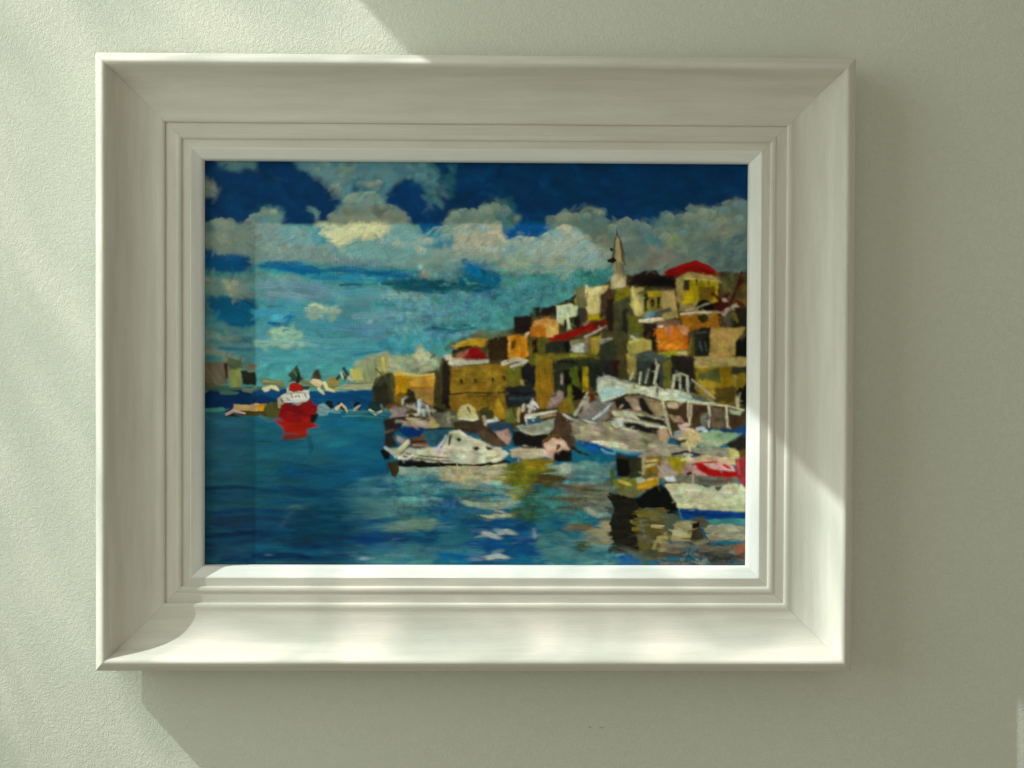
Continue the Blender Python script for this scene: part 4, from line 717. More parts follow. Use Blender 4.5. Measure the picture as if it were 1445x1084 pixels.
# right edge houses behind the yacht
poly('982 512 1062 508 1062 572 1000 566 984 548', (168, 136, 46), 'L', 10, 2, 1.4); poly('986 522 1016 518 1018 536 990 536', (120, 112, 68), 'L', 0, 2, 1.6); poly('1018 514 1038 514 1036 548 1020 544', (178, 138, 34), 'L', 80, 2, 1.6); poly('984 534 1012 536 1010 552 990 552', (200, 160, 62), 'L', 10, 2, 1.4)
poly('1034 514 1062 512 1062 524 1034 526', (70, 72, 52), None, 5, 2, 1.6); poly('1008 546 1040 542 1040 566 1010 566', (120, 92, 44), 'L', 10, 2, 1.6); poly('1040 548 1062 536 1062 578 1042 566', (32, 26, 20), 'L', 70, 2, 1.4); poly('982 504 1062 505 1062 514 984 516', (160, 150, 96), None, 3, 1.8, 1.4); stroke('1038 528 1040 544', 4, (170, 156, 86), 'L')
# yellow house, cliff and the long fort
poly('524 545 530 532 545 526 557 524 560 570 545 576 526 566', (84, 84, 62), 'L', 75, 2.2, 1.6); poly('526 548 544 540 552 570 530 572', (66, 64, 46), 'L', 75, 2.4, 2); stroke('530 540 540 524 546 536', 2.4, (120, 116, 76), 'L', .8); stroke('552 530 556 560', 4, (110, 106, 62), 'L', .8)
poly('557 526 580 528 578 552 566 556 557 566', (226, 166, 26), 'L', 80, 1.5, 1, thick=.9); poly('576 529 614 528 614 548 578 550', (206, 166, 72), 'L', 5, 1.5, 1); poly('576 547 614 546 614 572 600 572 580 560', (184, 150, 82), 'L', 5, 1.8, 1.2); stroke('578 547 612 546', 2.4, (160, 112, 24), 'L', .8)
stroke('558 526 572 528 590 530 614 527', 3.6, (238, 212, 122), 'L', thick=1.4); stroke('558 527 568 525', 6, (240, 210, 110), 'L'); stroke('588 536 600 540', 5, (214, 180, 96), 'L'); stroke('565 540 566 546', 4, (200, 130, 20), 'L')
poly('556 560 564 552 576 556 570 572 558 574', (150, 110, 40), 'L', 60, 2, 1.4); poly('571 560 576 548 584 552 588 562 588 574 570 576', (62, 60, 42), 'L', 70, 2.2, 1.4); poly('545 572 562 566 566 574 556 584 548 582', (126, 90, 36), 'L', 30, 2, 1.3)
poly('613 528 626 524 628 578 612 576', (86, 82, 48), 'L', 85, 2, 1.3); poly('624 510 634 508 638 540 636 572 624 570', (52, 46, 36), 'L', 85, 2, 1.2); poly('626 562 640 556 640 576 628 576', (38, 32, 26), 'L', 80, 1.6, 1.2)
poly('636 518 680 513 720 511 744 512 742 546 712 553 636 556', (168, 128, 48), 'L', 4, 1.4, 1, thick=.8); poly('636 555 714 553 714 590 690 592 636 588', (158, 118, 44), 'L', 4, 1.8, 1.2); dabs('640 520 735 516 735 545 640 550', 50, 12, 5, -30, [(176, 136, 54), (160, 120, 42), (182, 140, 60)], 'L', 40, .7)
poly('716 514 738 514 738 540 716 546', (142, 128, 52), 'L', 80, 2, 1.6); stroke('636 556 660 553 690 554 712 552', 2, (58, 42, 24), 'L', thick=.3); stroke('660 558 700 558', 3, (120, 84, 30), 'L', .8); stroke('638 517 690 512 740 512', 2.4, (110, 92, 50), 'L', .8)
for x, y in ((650, 538), (670, 537), (695, 535), (711, 533)): poly([x - 1.5, y - 4, x + 2.5, y - 3, x + 3, y + 2, x - 1, y + 4], (58, 40, 22), 'L', 90, .7, .8)
stroke('710 512 728 506 744 508', 6, (212, 206, 176), 'L', thick=1.3); stroke('722 516 742 510', 4, (214, 210, 184), 'L')
poly('734 516 744 512 756 514 756 546 736 546', (44, 46, 44), 'L', 80, 2, 1.2); poly('712 546 758 540 758 572 714 572', (52, 60, 60), 'L', 10, 2, 1.3); stroke('716 552 740 556 754 552', 4, (34, 36, 34), 'L'); stroke('720 562 750 560', 4, (74, 90, 94), 'L', .8); stroke('736 536 738 542', 4, (190, 180, 120), 'L')
poly('757 506 780 504 782 560 776 575 762 575 756 560', (166, 122, 38), 'L', 85, 1.6, 1.1, thick=.8); poly('754 500 782 498 782 508 756 510', (146, 120, 46), 'L', 5, 2, 1.4)
poly('796 520 822 518 826 560 812 566 798 562', (28, 22, 16), 'L', 80, 2, 1.3); poly('780 512 796 512 796 546 782 544', (60, 66, 44), 'L', 85, 2, 1.3); poly('804 518 814 514 820 548 808 540', (106, 110, 44), 'L', 70, 1.8, 1.3); poly('822 516 830 516 830 548 823 552', (186, 152, 32), 'L', 88, 1.4, 1); poly('830 512 848 510 850 552 834 552', (54, 64, 48), 'L', 85, 2, 1.4)
poly('800 542 806 540 808 566 812 582 802 582', (132, 126, 48), 'L', 85, 1.6, 1.2); poly('772 576 778 556 790 548 796 552 796 568 784 574', (168, 154, 140), 'L', 70, 1.8, 1.2); stroke('780 558 786 556', 3, (110, 80, 50), 'L'); stroke('793 540 793 526', 3, (170, 164, 150), 'L', .9); stroke('826 546 838 556 844 562', 6, (150, 100, 50), 'L', .8); poly('828 556 840 554 838 566 826 566', (110, 52, 24), 'L', 20, 1.6, 1.2); poly('786 568 804 560 806 582 790 582', (150, 120, 44), 'L', 80, 2, 1.5)
TONE[:] = 1.25, .92
# ---- quay clutter and small boats
poly('590 566 606 570 628 578 644 584 640 588 616 586 600 580', (60, 46, 34), 'L', 18, 2, 1.2); poly('610 582 650 582 660 604 640 606 612 600', (112, 112, 92), 'L', 0, 2.2, 1.5); poly('640 594 680 590 688 612 664 612 644 604', (76, 66, 44), 'L', 10, 2.4, 1.5)
dabs('612 584 640 586 640 602 616 602', 12, 8, 5, 60, [(150, 156, 120), (170, 170, 140), (120, 122, 100)], 'L', 40, .8); poly('646 582 652 572 662 570 672 576 676 592 660 592 646 590', (190, 184, 128), 'L', 40, 1.6, 1.1); stroke('650 590 668 592 676 590', 3, (214, 212, 180), 'L'); stroke('660 574 664 582', 3, (84, 72, 48), 'L')
poly('672 578 690 572 700 586 690 594 676 592', (82, 84, 46), 'L', 10, 2, 1.3); poly('697 588 700 566 704 562 710 576 714 590', (188, 144, 46), 'L', 85, 1.5, 1.1); poly('714 580 730 574 736 590 722 598 714 596', (124, 116, 66), 'L', 60, 2, 1.4); stroke('733 576 732 594', 4, (200, 184, 120), 'L'); stroke('724 576 728 588', 4, (92, 70, 40), 'L', .8)
poly('686 594 712 596 728 600 720 606 690 606', (58, 84, 100), 'L', 0, 1.6, 1.2); stroke('688 594 704 592', 4, (190, 206, 196), 'L'); stroke('700 589 702 592', 3, (214, 216, 190), 'L'); stroke('683 588 686 600', 5, (170, 150, 120), 'L')
dabs('550 574 612 570 612 600 556 598', 40, 9, 4, 0, [(182, 168, 152), (196, 184, 160), (160, 146, 138), (204, 198, 168)], 'L', 40, .85, thick=1.1); poly('552 576 572 574 574 588 553 590', (172, 156, 150), 'L', 30, 1.8, 1.2)
stroke('568 564 568 572', 3, (206, 206, 184), 'L'); poly('588 564 593 562 595 582 590 584', (206, 216, 220), 'L', 88, .8, .9, thick=1.2); stroke('603 572 606 586', 3.4, (206, 210, 196), 'L'); stroke('597 578 598 586', 3, (196, 212, 200), 'L')
stroke('560 590 576 589 590 592', 3.4, (66, 52, 60), 'L'); stroke('578 586 592 588 600 590', 3, (38, 32, 26), 'L'); stroke('574 590 590 592', 2.6, (206, 198, 130), 'L'); poly('560 594 600 592 616 598 612 604 566 600', (186, 168, 148), 'L', 5, 1.3, 1); poly('606 594 614 590 618 602 612 604', (206, 190, 110), 'L', 70, 1, 1)
poly('542 590 558 588 560 604 556 614 562 630 543 632 542 612', (62, 52, 42), 'L', 85, 1.8, 1.2); stroke('544 610 556 606', 4, (120, 108, 90), 'L', .8); poly('556 598 568 596 566 606 558 606', (54, 56, 66), 'L', 20, 1.5, 1.2)
poly('563 608 570 602 596 602 602 608 592 616 572 618', (2, 66, 128), 'L', 5, 1.6, 1, thick=.9); poly('598 606 626 604 632 612 624 626 610 628 600 620', (58, 104, 124), 'L', 10, 1.8, 1.3); poly('580 618 598 614 606 630 582 632', (130, 92, 70), 'L', 5, 1.6, 1.2); stroke('580 624 602 622', 3, (74, 40, 28), 'L'); stroke('584 628 604 628', 3, (180, 140, 116), 'L'); poly('560 614 572 620 568 626 560 622', (176, 156, 140), 'L', 20, 1.2, 1); stroke('600 605 632 604 660 606', 2.6, (36, 30, 24), 'L', .9)
# long white motor boat
poly('549 652 590 648 650 653 718 648 722 652 690 657 600 659 556 657', (30, 26, 24), 'L', 0, 1.4, 1.2); poly('544 634 566 632 590 633 622 630 632 612 640 606 652 612 672 618 690 628 714 635 718 640 708 650 668 655 620 652 580 648 558 646', (208, 208, 176), 'L', 4, 1.4, 1, thick=1); dabs('570 636 700 634 706 648 600 648', 40, 14, 4, 3, [(216, 214, 182), (198, 200, 168), (224, 220, 186), (188, 190, 156)], 'L', 12, .8, thick=1)
stroke('574 640 600 644 632 646', 3, (112, 104, 78), 'L', .9); stroke('570 644 610 649 640 651', 2.4, (84, 66, 46), 'L', .9); poly('536 637 542 633 550 638 550 648 542 648', (18, 22, 36), 'L', 60, 1, .9); stroke('544 632 556 640 558 646', 4, (214, 214, 200), 'L')
poly('556 640 572 622 578 618 580 624 570 636 562 642', (212, 206, 160), 'L', -45, 1.2, .9, thick=1.2); stroke('578 618 581 622', 3, (40, 40, 30), 'L'); stroke('564 642 576 630', 2, (90, 80, 50), 'L', .7); stroke('562 646 574 648 584 640', 3, (236, 232, 200), 'L')
stroke('622 632 630 616 633 610', 3, (96, 96, 92), 'L'); stroke('636 610 634 628', 4, (62, 60, 56), 'L'); stroke('616 634 626 622 630 614', 4, (206, 214, 214), 'L'); poly('643 619 648 616 652 620 647 624', (46, 38, 26), 'L', 10, .6, .7); poly('667 631 674 629 678 633 672 636', (62, 54, 38), 'L', 0, .7, .7); poly('685 630 692 630 695 634 689 635', (58, 50, 36), 'L', 0, .7, .7)
stroke('636 610 648 608 660 616', 4, (226, 224, 190), 'L', thick=1.3); stroke('676 622 694 630', 3.4, (196, 196, 160), 'L'); stroke('690 648 706 642', 4, (170, 166, 130), 'L', .8); poly('547 652 562 651 563 664 560 674 552 672', (82, 62, 36), 'L', 85, 1.4, 1.1)
poly('673 612 690 600 700 612 716 626 712 632 694 628 680 620', (98, 80, 58), 'L', 35, 1.8, 1.2); poly('700 610 716 606 722 616 716 626 706 620', (176, 150, 132), 'L', 50, 1.6, 1.2); stroke('690 606 704 618', 4, (60, 46, 34), 'L', .8)
# small boat with blue cabin
poly('722 606 742 612 782 608 790 626 760 632 726 628', (36, 32, 28), 'L', 5, 2, 1.3); poly('729 600 742 598 764 594 786 588 785 600 777 610 752 613 738 609', (168, 172, 148), 'L', 0, 1.2, .9, thick=1); poly('737 592 750 590 764 588 764 596 740 600', (56, 104, 134), 'L', 0, 1, .9); poly('733 584 742 580 742 598 733 598', (74, 58, 40), 'L', 88, 1.4, 1.1); stroke('743 586 760 584 786 579', 4, (214, 210, 182), 'L', thick=1.3); stroke('742 588 756 588', 3, (232, 228, 204), 'L'); stroke('764 588 784 584', 3, (170, 150, 120), 'L')
for s in ('738 578 740 570', '748 580 752 562', '752 566 760 574', '746 572 756 576'): stroke(s, 5, (208, 206, 184), 'L', .95, thick=1.2)
stroke('742 590 744 598', 2.4, (214, 214, 200), 'L'); stroke('752 588 753 594', 2.2, (190, 200, 200), 'L'); stroke('735 606 750 612 776 610', 2, (206, 204, 176), 'L', .8)
poly('785 583 796 582 806 594 812 616 814 634 804 636 792 624 778 616 782 600', (90, 74, 54), 'L', 70, 1.8, 1.1); poly('720 634 740 629 770 632 776 644 740 647 722 644', (194, 190, 156), 'L', 3, 1.4, 1); poly('768 626 782 618 796 620 806 634 786 640 784 648 770 644', (212, 186, 158), 'L', 30, 1.5, 1, thick=1.1); stroke('768 622 780 614 792 614', 4, (140, 92, 46), 'L'); poly('783 637 808 632 808 648 796 651 783 648', (28, 24, 20), 'L', 5, 1.4, 1); stroke('790 628 786 634', 4, (80, 54, 34), 'L'); stroke('808 630 820 638 832 641', 4, (48, 40, 32), 'L'); stroke('736 630 770 632', 3, (34, 28, 24), 'L', .9)
# ---- the big yacht
poly('804 596 822 590 862 594 900 602 940 612 950 640 930 648 880 646 836 634 814 622', (166, 160, 130), 'L', 10, 1.6, 1.2); dabs('808 596 860 598 940 616 940 642 860 632 816 616', 50, 16, 6, 12, [(172, 166, 134), (158, 152, 122), (186, 184, 154), (150, 146, 118)], 'L', 15, .8); poly('818 588 828 570 846 562 862 566 862 588 850 594 828 594', (138, 134, 122), 'L', 40, 2, 1.4); stroke('812 584 824 564 830 552', 4, (190, 188, 164), 'L'); poly('822 566 832 556 832 572 824 580', (170, 162, 140), 'L', -60, 1.4, 1.1)
stroke('796 584 806 590 832 594 842 596', 3.4, (190, 194, 176), 'L'); stroke('838 590 852 580 866 566', 3.4, (186, 196, 190), 'L'); stroke('808 588 830 596', 2, (70, 66, 56), 'L', .8)
poly('814 620 832 621 852 629 874 635 912 638 896 646 868 645 834 637 818 628', (26, 108, 164), 'L', 12, 1.4, 1); stroke('834 626 850 632 866 636', 5, (4, 92, 158), 'L'); poly('832 622 852 621 880 625 908 636 880 634 852 628', (214, 216, 182), 'L', 10, 1.2, .9, thick=1.1); stroke('850 633 856 637 870 640', 3, (130, 190, 200), 'L', .8); stroke('866 632 890 638 912 638', 5, (120, 176, 176), 'L', .7, dry=.2)
dabs('868 600 940 612 936 640 890 634', 20, 18, 6, 8, [(140, 136, 108), (150, 146, 116), (128, 124, 98)], 'L', 10, .7)
poly('844 536 862 532 886 536 900 542 940 546 966 550 990 558 1014 568 990 568 962 566 928 562 904 558 884 555 866 562 850 566 845 556', (206, 212, 174), 'L', 8, 1.4, 1, thick=1); poly('846 548 862 544 890 546 880 554 858 562 848 562', (186, 216, 204), 'L', -8, 1.6, 1.4); dabs('860 538 960 552 980 564 900 556', 30, 14, 4, 8, [(214, 218, 184), (226, 226, 190), (190, 206, 182)], 'L', 12, .8); stroke('845 534 858 530 872 534', 4, (180, 180, 170), 'L'); stroke('960 556 975 562 990 566', 6, (176, 206, 194), 'L', .8); poly('846 540 850 536 853 562 848 566', (200, 216, 196), 'L', 88, 1, 1)
poly('975 553 990 556 1006 564 996 566 978 560', (116, 122, 104), 'L', 20, 1, 1); stroke('872 534 884 538 898 540', 3, (140, 138, 124), 'L', .8)
poly('864 566 884 556 900 554 930 562 936 590 930 604 880 592 862 584', (150, 134, 104), 'L', 10, 1.6, 1.2); poly('868 564 882 558 894 576 880 577 872 574', (46, 46, 40), 'L', 60, 1.2, .9); poly('900 561 908 559 924 582 920 585 906 577', (42, 44, 40), 'L', 60, 1.1, .9); poly('890 560 899 562 906 578 896 578', (190, 170, 146), 'L', 65, 1, .9); stroke('866 564 884 556 900 554 930 563', 3.4, (74, 66, 56), 'L'); stroke('876 574 880 570', 3, (196, 170, 140), 'L'); poly('918 566 936 566 940 586 928 588', (170, 156, 118), 'L', 70, 1.2, 1)
poly('864 578 884 577 910 584 940 590 940 596 900 590 868 586', (200, 204, 168), 'L', 8, 1.1, .9, thick=1); poly('898 585 912 586 940 592 940 597 906 592', (48, 52, 46), 'L', 8, .9, .8); poly('862 588 878 588 940 600 944 604 920 604 880 594', (206, 212, 182), 'L', 10, 1, .9); poly('880 594 894 594 926 602 932 603 928 612 898 606 884 602', (44, 44, 38), 'L', 12, 1.1, .9); poly('862 594 878 590 880 602 866 600', (206, 208, 186), 'L', 20, 1.3, 1); stroke('864 602 880 604 900 608', 3, (206, 202, 166), 'L'); stroke('864 600 868 604 878 603', 3, (96, 92, 74), 'L', .8)
poly('928 606 942 602 946 618 934 624', (190, 164, 130), 'L', 30, 1.4, 1.1); stroke('936 562 940 578 944 596 950 616', 3.6, (218, 216, 178), 'L', thick=1.5); stroke('939 575 946 604', 1.4, (110, 96, 70), 'L', .7)
# cockpit, rails and the boats moored on the right
poly('940 566 980 567 1056 576 1062 604 1004 606 950 600 944 580', (92, 66, 46), 'L', 5, 2, 1.2); poly('942 566 964 566 958 574 944 574', (190, 176, 140), 'L', -4, 1, 1); poly('1004 572 1028 574 1028 602 1006 602', (120, 108, 82), 'L', 85, 1.8, 1.4); poly('946 582 962 586 968 596 950 594', (180, 152, 126), 'L', 30, 1.6, 1.2); poly('990 584 1000 580 1002 598 992 602', (136, 140, 122), 'L', 60, 1.8, 1.4); dabs('945 570 1052 578 1052 600 950 598', 20, 10, 5, 60, [(84, 56, 38), (104, 80, 58), (70, 44, 30)], 'L', 40, .6)
stroke('974 566 1000 568 1030 571 1052 577', 3, (214, 206, 164), 'L', thick=1.5)
for s in ('973 567 973 586 975 596', '977 570 977 584 974 598', '1001 568 1004 584 1002 602', '1027 571 1028 586 1029 602'): stroke(s, 2.6, (212, 204, 170), 'L', thick=1.5, taper=.2)
poly('1040 556 1046 556 1045 574 1041 574', (196, 196, 156), 'L', 88, .6, .8); poly('1030 575 1050 578 1046 584 1034 582', (170, 180, 150), 'L', 10, 1, 1)
for s in ('950 546 952 528', '952 528 962 525 972 529', '961 528 961 548', '971 530 972 552', '978 534 996 548 1010 560', '903 540 905 524', '912 538 916 520', '924 538 928 516 926 505', '926 555 927 540', '930 514 924 540', '890 534 894 524'): stroke(s, 2.5, (196, 198, 166), 'L', .92, thick=1.3, taper=.2)
stroke('950 548 953 530', 3.4, (216, 212, 176), 'L'); stroke('971 532 972 552', 3.6, (206, 206, 178), 'L'); stroke('896 546 895 538', 3, (150, 148, 118), 'L'); stroke('928 556 929 546', 4, (88, 90, 76), 'L', .8)
poly('980 602 1000 600 1030 606 1062 596 1062 616 1030 612 990 610', (22, 82, 128), 'L', 3, 1.6, 1.1); poly('986 610 1010 605 1036 610 1044 612 1034 624 1010 630 986 628', (156, 184, 144), 'L', 0, 1.6, 1.2); stroke('986 604 996 602', 5, (190, 206, 206), 'L'); stroke('996 606 1000 607', 5, (206, 216, 200), 'L')
poly('954 614 968 604 986 606 992 620 984 630 966 628', (216, 202, 152), 'L', 30, 2, 1.3, thick=1); poly('958 598 972 596 976 604 964 608', (206, 180, 170), 'L', 20, 1.4, 1.1); poly('952 608 962 604 964 616 954 618', (176, 176, 176), 'L', 40, 1.4, 1.1); stroke('988 622 1010 624 1030 622', 4, (196, 190, 150), 'L', .8)
poly('1028 624 1050 612 1062 616 1062 640 1036 634', (52, 46, 38), 'L', -20, 1.8, 1.2); poly('930 630 950 626 978 630 980 638 946 644 934 640', (176, 172, 142), 'L', 5, 1.5, 1.1); poly('978 630 1010 628 1040 632 1046 642 1016 643 982 640', (160, 166, 138), 'L', 4, 1.4, 1); stroke('950 640 970 636 990 641 1014 643', 4, (64, 40, 28), 'L'); stroke('960 622 972 620', 5, (60, 36, 24), 'L', .9); stroke('972 622 976 636', 3.4, (226, 216, 170), 'L', thick=1.4); stroke('952 618 962 630', 3, (90, 74, 60), 'L', .8)
poly('1030 630 1046 636 1046 646 1032 646', (206, 200, 130), 'L', 10, 1.2, 1); poly('1044 634 1062 630 1062 650 1046 648', (120, 80, 40), 'L', 10, 1.6, 1.2)
poly('910 642 932 646 976 644 980 670 940 674 908 668', (172, 160, 130), 'L', 10, 2, 1.4); poly('940 644 968 642 970 660 962 668 950 660', (174, 148, 36), 'L', 70, 1.8, 1.2); poly('912 644 936 642 934 656 930 672 912 672', (150, 116, 42), 'L', 75, 1.8, 1.3); stroke('912 658 926 654', 4, (196, 180, 120), 'L'); stroke('914 650 930 648', 3, (204, 190, 140), 'L'); poly('928 654 946 656 956 668 936 672', (176, 164, 146), 'L', 40, 1.8, 1.2)
poly('970 644 1000 642 1046 646 1044 656 990 654 972 652', (212, 192, 154), 'L', 3, 1.4, 1, thick=1); stroke('964 648 974 644 980 648', 3.4, (220, 210, 164), 'L'); stroke('968 640 978 641', 4, (206, 206, 176), 'L')
poly('962 658 984 654 1006 664 998 670 966 670', (196, 160, 148), 'L', 15, 1.6, 1.2); poly('980 652 994 651 1004 660 1022 664 1042 660 1044 672 1020 674 1000 670 986 660', (184, 26, 26), 'L', 10, 1.2, .9, thick=1); poly('994 652 1014 652 1036 656 1040 664 1018 662 1002 658', (222, 180, 168), 'L', 8, 1, .9, thick=1.1); stroke('1024 655 1034 660', 4, (190, 40, 36), 'L'); stroke('988 652 1016 650', 2.6, (206, 60, 50), 'L'); stroke('972 668 976 666 983 669', 4, (58, 26, 24), 'L')
poly('934 674 960 669 1000 671 1044 673 1046 686 1000 686 958 684 938 680', (132, 130, 110), 'L', 3, 1.4, 1.1); poly('938 672 954 671 956 678 944 679', (214, 226, 226), 'L', 8, .8, .8, thick=1); stroke('980 666 980 682', 3, (176, 180, 150), 'L'); stroke('940 680 970 684 1000 684', 3, (74, 76, 66), 'L', .9); stroke('990 677 1020 679 1034 676', 5, (104, 98, 84), 'L', .8)
poly('940 682 958 680 1000 686 1030 682 1064 682 1064 722 1000 720 958 718 948 700', (202, 206, 166), 'L', 4, 1.5, 1, thick=.9); dabs('956 700 1056 704 1056 720 962 716', 30, 22, 6, 3, [(216, 214, 172), (208, 208, 166)], 'L', 8, .7); dabs('954 686 1050 688 1050 702 956 702', 24, 20, 6, 3, [(186, 198, 166), (196, 202, 168)], 'L', 10, .6); poly('940 682 956 682 954 690 946 690', (222, 204, 150), 'L', 40, 1.4, 1); poly('1010 686 1022 684 1020 690 1016 692 1012 690', (96, 98, 84), 'L', 20, 1, 1)
poly('1040 646 1062 642 1062 690 1052 684 1044 672', (172, 62, 66), 'L', 75, 1.6, 1.1, thick=.9); stroke('1044 650 1046 668', 3, (200, 100, 100), 'L', .7)
poly('956 716 980 717 1010 720 1064 722 1064 733 1020 732 970 732 960 726', (0, 78, 140), 'L', 4, 1.3, 1.2); stroke('966 722 1000 725 1054 728', 4, (0, 62, 128), 'L', .8); poly('996 732 1064 731 1064 741 1020 740 1000 738', (82, 150, 152), 'L', 2, 1.6, 1.4); stroke('960 722 964 730', 4, (70, 140, 170), 'L', .8)
# pontoon and dark reflections bottom right
poly('868 640 908 644 912 674 874 674', (58, 66, 44), 'L', 80, 1.6, 1.2); poly('871 646 890 648 890 672 872 670', (18, 22, 14), 'L', 85, 1.4, 1); poly('890 648 906 646 908 672 892 674', (66, 70, 46), 'L', 85, 1.4, 1); stroke('909 646 909 672', 3, (170, 170, 126), 'L'); poly('862 660 870 656 870 676 864 690 862 680', (96, 110, 60), 'L', 80, 1.6, 1.3)
poly('866 676 884 672 904 676 904 690 880 692 868 688', (136, 126, 62), 'L', 10, 2, 1.4); stroke('876 678 892 684', 5, (196, 178, 90), 'L'); poly('901 682 916 675 932 674 932 684 916 689 903 690', (208, 156, 46), 'L', -15, 1.4, 1, thick=1); poly('898 674 912 670 912 678 900 682', (190, 204, 168), 'L', -10, 1.1, 1); stroke('910 672 928 668', 5, (120, 104, 50), 'L'); stroke('916 676 930 674', 3, (226, 186, 90), 'L')
poly('858 698 880 696 904 700 910 716 904 740 906 782 876 784 866 760 862 740 868 720', (44, 44, 34), 'L', 0, 2.4, 1.6); dabs('862 700 904 702 902 784 868 780', 40, 20, 6, 0, [(34, 36, 28), (54, 50, 38), (62, 62, 48), (40, 34, 24)], 'L', 8, .8)
poly('870 690 884 686 898 692 916 688 912 694 894 704 880 700', (124, 122, 76), 'L', 15, 1.2, 1); poly('898 704 912 692 926 684 936 682 946 692 956 708 960 722 946 725 940 718 914 716 904 718', (16, 22, 18), 'L', 40, 1.3, 1); stroke('862 696 880 700 896 704', 4, (22, 24, 20), 'L')
poly('900 718 940 716 942 740 940 790 908 792 902 760', (112, 96, 56), 'L', 0, 2.4, 1.6); dabs('902 718 942 718 940 790 908 790', 46, 18, 6, 2, [(124, 104, 54), (104, 86, 46), (96, 96, 72), (140, 120, 62), (108, 104, 80)], 'L', 10, .8); stroke('904 726 930 726 942 732', 6, (134, 112, 56), 'L', .9); stroke('922 742 940 742', 4, (196, 184, 140), 'L', .8); stroke('906 736 912 758', 5, (120, 132, 120), 'L', .7)
poly('938 724 960 724 962 742 948 764 940 760', (92, 102, 80), 'L', 60, 2, 1.5); poly('956 738 970 734 984 738 984 760 960 764 948 762', (168, 162, 114), 'L', 10, 2, 1.6); dabs('958 736 984 736 982 758 960 760', 10, 12, 6, 10, [(186, 190, 154), (160, 150, 96)], 'L', 25, .8); poly('930 758 944 752 944 776 934 780', (168, 162, 100), 'L', 80, 1.8, 1.4); stroke('924 776 930 760', 5, (156, 150, 96), 'L', .8)
poly('998 740 1064 740 1064 764 1020 764 1000 758', (164, 166, 138), 'L', 3, 2, 1.5); dabs('998 742 1058 742 1058 764 1004 764', 24, 16, 6, -8, [(174, 174, 144), (150, 156, 132), (186, 182, 148), (160, 150, 118)], 'L', 14, .75); poly('978 730 996 729 1004 738 1000 744 986 742 978 740', (94, 96, 80), 'L', 10, 1.8, 1.3); poly('980 738 992 740 996 762 978 764', (78, 70, 56), 'L', 85, 1.5, 1.1); poly('980 736 990 735 990 744 981 746', (44, 24, 22), 'L', 10, 1.2, 1); stroke('990 748 1000 758 1008 766', 2.6, (90, 84, 68), 'L', .8); stroke('1006 764 1024 762 1044 760', 3, (110, 116, 104), 'L', .8); stroke('970 767 990 764 1006 768', 7, (82, 80, 62), 'L', .9)
dabs('944 764 1060 764 1060 788 946 786', 50, 26, 6, 2, [(140, 132, 102), (116, 106, 80), (150, 146, 114), (92, 84, 62)], 'L', 6, .8); poly('1040 768 1064 764 1064 792 1042 788', (150, 106, 80), 'L', 60, 2, 1.6); dabs('938 780 1060 782 1060 806 938 806', 60, 22, 6, 0, [(78, 78, 62), (92, 88, 70), (64, 64, 54), (104, 102, 86)], 'L', 8, .8); dabs('866 776 940 780 940 806 866 806', 40, 18, 6, 0, [(80, 96, 88), (104, 122, 116), (84, 82, 62), (96, 104, 92)], 'L', 10, .8)
poly('872 786 884 780 900 788 908 796 880 799 866 796', (52, 106, 150), 'L', 20, 2, 1.6); stroke('878 786 886 790', 5, (24, 84, 150), 'L', .8); dabs('860 785 880 782 876 800 860 800', 8, 12, 6, 0, [(96, 150, 156)], 'L', 15, .8); dabs('934 790 1000 790 1000 800 934 800', 12, 10, 5, 0, [(150, 148, 128), (130, 128, 108)], 'L', 20, .6)
for s, n in (('560 470 720 440 860 380 1058 380 1058 560 545 575', 900), ('545 560 1058 540 1058 735 866 700 800 655 545 655', 700)): smear(s, n if n > 800 else 450, 7, 2.6, 0, 60, .6)
mottle('545 380 1058 380 1058 730 545 730', .42, 7.)
for s, n in (('560 470 720 440 860 380 1058 380 1058 560 545 575', 1200), ('545 560 1058 540 1058 735 866 700 800 655 545 655', 600)): smear(s, n, 5, 1.8, 80, 60, .7)
for s, n in (('560 470 720 440 860 380 1058 380 1058 560 545 575', 1100), ('545 560 1058 540 1058 735 866 700 800 655 545 655', 700)): smear(s, n, 4, 2., 30, 70, .5, .9, .3)
blend('540 470 640 470 860 380 1062 370 1062 735 866 700 800 655 540 655', 1.0, .9, .9, 3)
blend('285 500 560 500 560 625 285 625', .7, .6, .9, 3)
smear('866 690 1058 735 1058 800 866 800', 300, 12, 3, 0, 10, .7)
# signature
for s in ('966 780 972 778', '977 774 973 786 968 794', '988 776 978 782 974 785', '974 785 982 790 988 793 990 788', '992 793 993 786', '998 785 1001 782 1003 792', '1004 786 1008 794 1010 788', '1012 792 1014 784 1018 788 1016 794', '1020 788 1022 796', '1024 788 1028 786 1029 794', '1030 790 1034 787 1035 795 1039 790'): stroke(s, 2.2, (38, 46, 52), 'L', .55, .2, .5, .3)
